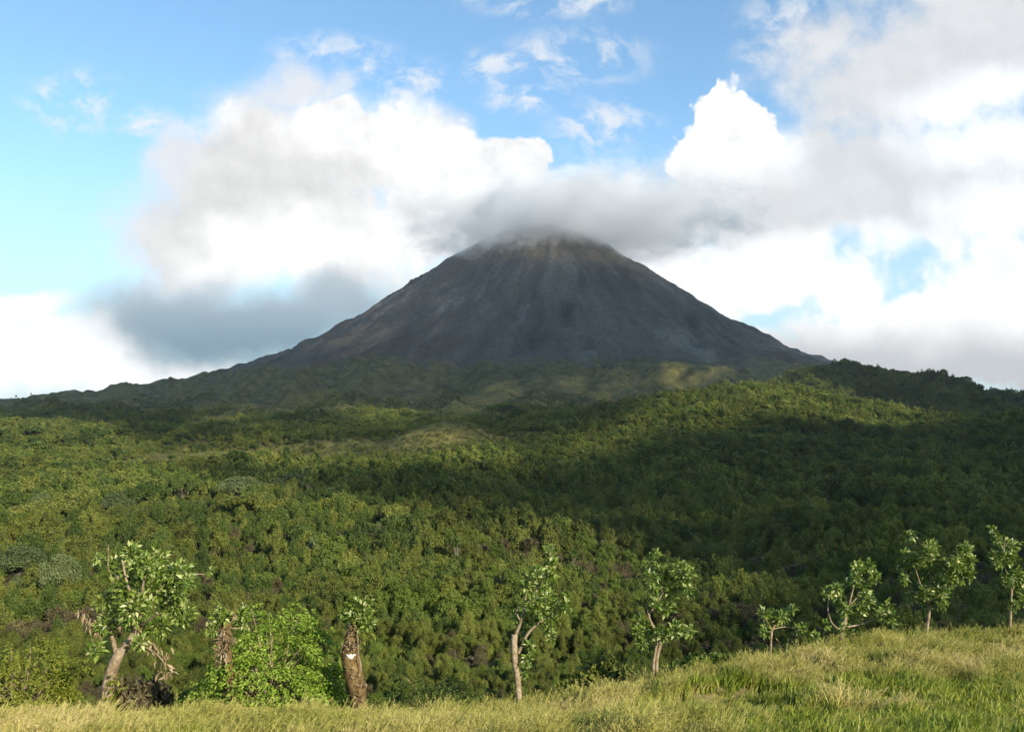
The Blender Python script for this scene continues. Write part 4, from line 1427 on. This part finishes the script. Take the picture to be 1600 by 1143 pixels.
def tuft(idx, kind, seed):
    rng = np.random.default_rng(seed)
    n, hmin, hmax, w, rad, lean = {'wisp': (46, 0.42, 0.85, 0.010, 0.22, 0.55), 'blade': (34, 0.28, 0.62, 0.020, 0.20, 0.45), 'short': (44, 0.15, 0.36, 0.012, 0.25, 0.7)}[kind]
    ss = 5
    ang, rr = rng.random(n) * 6.283, rad * rng.random(n) ** 0.5
    base = np.stack([np.cos(ang) * rr, np.sin(ang) * rr, np.full(n, -0.06)], 1)
    h = hmin + (hmax - hmin) * rng.random(n)
    la = rng.random(n) * 6.283
    ld = np.stack([np.cos(la), np.sin(la)], 1) * (0.25 + 0.5 * rng.random(n))[:, None] + np.array([0.45, 0.1])
    ld *= lean
    t = np.linspace(0, 1, ss)
    c = base[:, None, :] + np.stack([ld[:, None, 0] * h[:, None] * t ** 2, ld[:, None, 1] * h[:, None] * t ** 2, h[:, None] * (t - 0.28 * lean * t ** 3)], -1)
    wv = np.array([1, 0.9, 0.75, 0.5, 0.12]) * w
    fa = rng.random(n) * 6.283
    sd = np.stack([np.cos(fa), np.sin(fa), np.zeros(n)], 1)
    l = c + sd[:, None, :] * wv[None, :, None]
    r = c - sd[:, None, :] * wv[None, :, None]
    v = np.stack([l, r], 2).reshape(-1, 3)
    fb = []
    for s in range(ss - 1):
        k = np.arange(n) * ss * 2 + s * 2
        fb.append(np.stack([k, k + 1, k + 3, k + 2], 1))
    G_ = Geo()
    rnd = rng.random(n)
    G_.add(v, np.vstack(fb), rnd=np.tile(rnd, ss - 1))
    if kind == 'wisp':
        sel = rng.choice(n, 20, replace=False)
        tips = np.repeat(c[sel, -1], 7, 0)
        back = np.repeat(c[sel, -2] - c[sel, -1], 7, 0)
        tips = tips + back * rng.random(len(tips))[:, None] * 1.1
        d = -back / np.linalg.norm(back, axis=1, keepdims=True) + rng.normal(size=(len(tips), 3)) * 0.35
        v, f = blades(rng, tips, d, np.full(len(tips), 0.09), np.full(len(tips), 0.012))
        rr = np.clip(0.75 + 0.2 * rng.normal(size=len(tips)), 0, 1)
        G_.add(v, f, rnd=np.concatenate([rr, rr]))
    o = G_.build("grass_tuft_%02d" % idx, [GREENG if kind == 'blade' else STRAW], link=False)
    GRASSP.objects.link(o)


for i, kd in enumerate(['wisp', 'wisp', 'wisp', 'blade', 'blade', 'blade', 'short', 'short']):
    tuft(i, kd, 200 + i)


def sow_grass():
    rng = np.random.default_rng(5)
    n = 46000
    az = np.radians(-37 + 74 * rng.random(n))
    d = np.sqrt(17.0 ** 2 + (48.0 ** 2 - 17.0 ** 2) * rng.random(n))
    x, y = d * np.sin(az), d * np.cos(az)
    ye, _ = edge(x, y)
    t = y - ye
    k = t < 2.6
    x, y, t, d = x[k], y[k], t[k], d[k]
    n = len(x)
    z = height(x, y)
    reg = fbm(x / 2.6, y / 2.6, 3, 71)
    wet = sstep(2.5, 6.0, x) * (1 - sstep(27.5, 31.5, y)) * 1.25 - 0.32
    u = rng.random(n)
    g_ = reg + wet + 0.35 * rng.normal(size=n)
    k = np.where(g_ > 0.10, np.where(u < 0.75, 3 + (u * 4).astype(int) % 3, 6), np.where(u < 0.72, (u * 30).astype(int) % 3, np.where(u < 0.86, 6 + (u * 100).astype(int) % 2, 4)))
    bx, by = x - 6.3, y - 27.6
    a, b = 0.9 * bx + 0.42 * by, -0.42 * bx + 0.9 * by
    bare = (np.abs(a) < 1.9) & (np.abs(b - 0.12) < 0.45)
    keep = ~(bare & (rng.random(n) < 0.9))
    sc = (0.45 + 0.62 * rng.random(n)) * (1 + 0.55 * fbm(x / 1.5, y / 1.1, 3, 75))
    sc = np.clip(sc, 0.28, 1.5)
    sc = np.where(x < 2, sc * 0.85, sc)
    sc = np.where((np.abs(a) < 2.2) & (b < -0.2) & (b > -1.7), sc * 0.5, sc)
    scl = np.stack([sc * 1.05, sc * 1.05, sc], 1)
    rot = rng.normal(size=n) * 0.9
    o = scatter("grass", np.stack([x, y, z], 1)[keep], rot[keep], scl[keep], k[keep], GRASSP)
    tag(o, "straw and green meadow grass bending in the wind", "grass", kind='stuff')


sow_grass()


# ------------------------------------------------------------------ the air between here and the volcano
def air():
    lo, hi = np.array([-7000, -120, -160.0]), np.array([7000, 6800, 1460.0])
    c = np.array([[a, b, d] for d in (0, 1) for b in (0, 1) for a in (0, 1)], float) * (hi - lo) + lo
    f = np.array([(0, 2, 3, 1), (4, 5, 7, 6), (0, 1, 5, 4), (2, 6, 7, 3), (0, 4, 6, 2), (1, 3, 7, 5)])
    m, q, out = new_mat("haze_air")
    v = q.node('ShaderNodeVolumePrincipled')
    v.inputs['Color'].default_value = (0.80, 0.90, 1.0, 1)
    v.inputs['Density'].default_value = 2.7e-5
    v.inputs['Anisotropy'].default_value = 0.2
    m.node_tree.links.new(v.outputs[0], out.inputs['Volume'])
    tag(mesh_obj("haze", c, f, [m]), "thin bluish haze in the air over the valley", "haze", kind='stuff')


air()
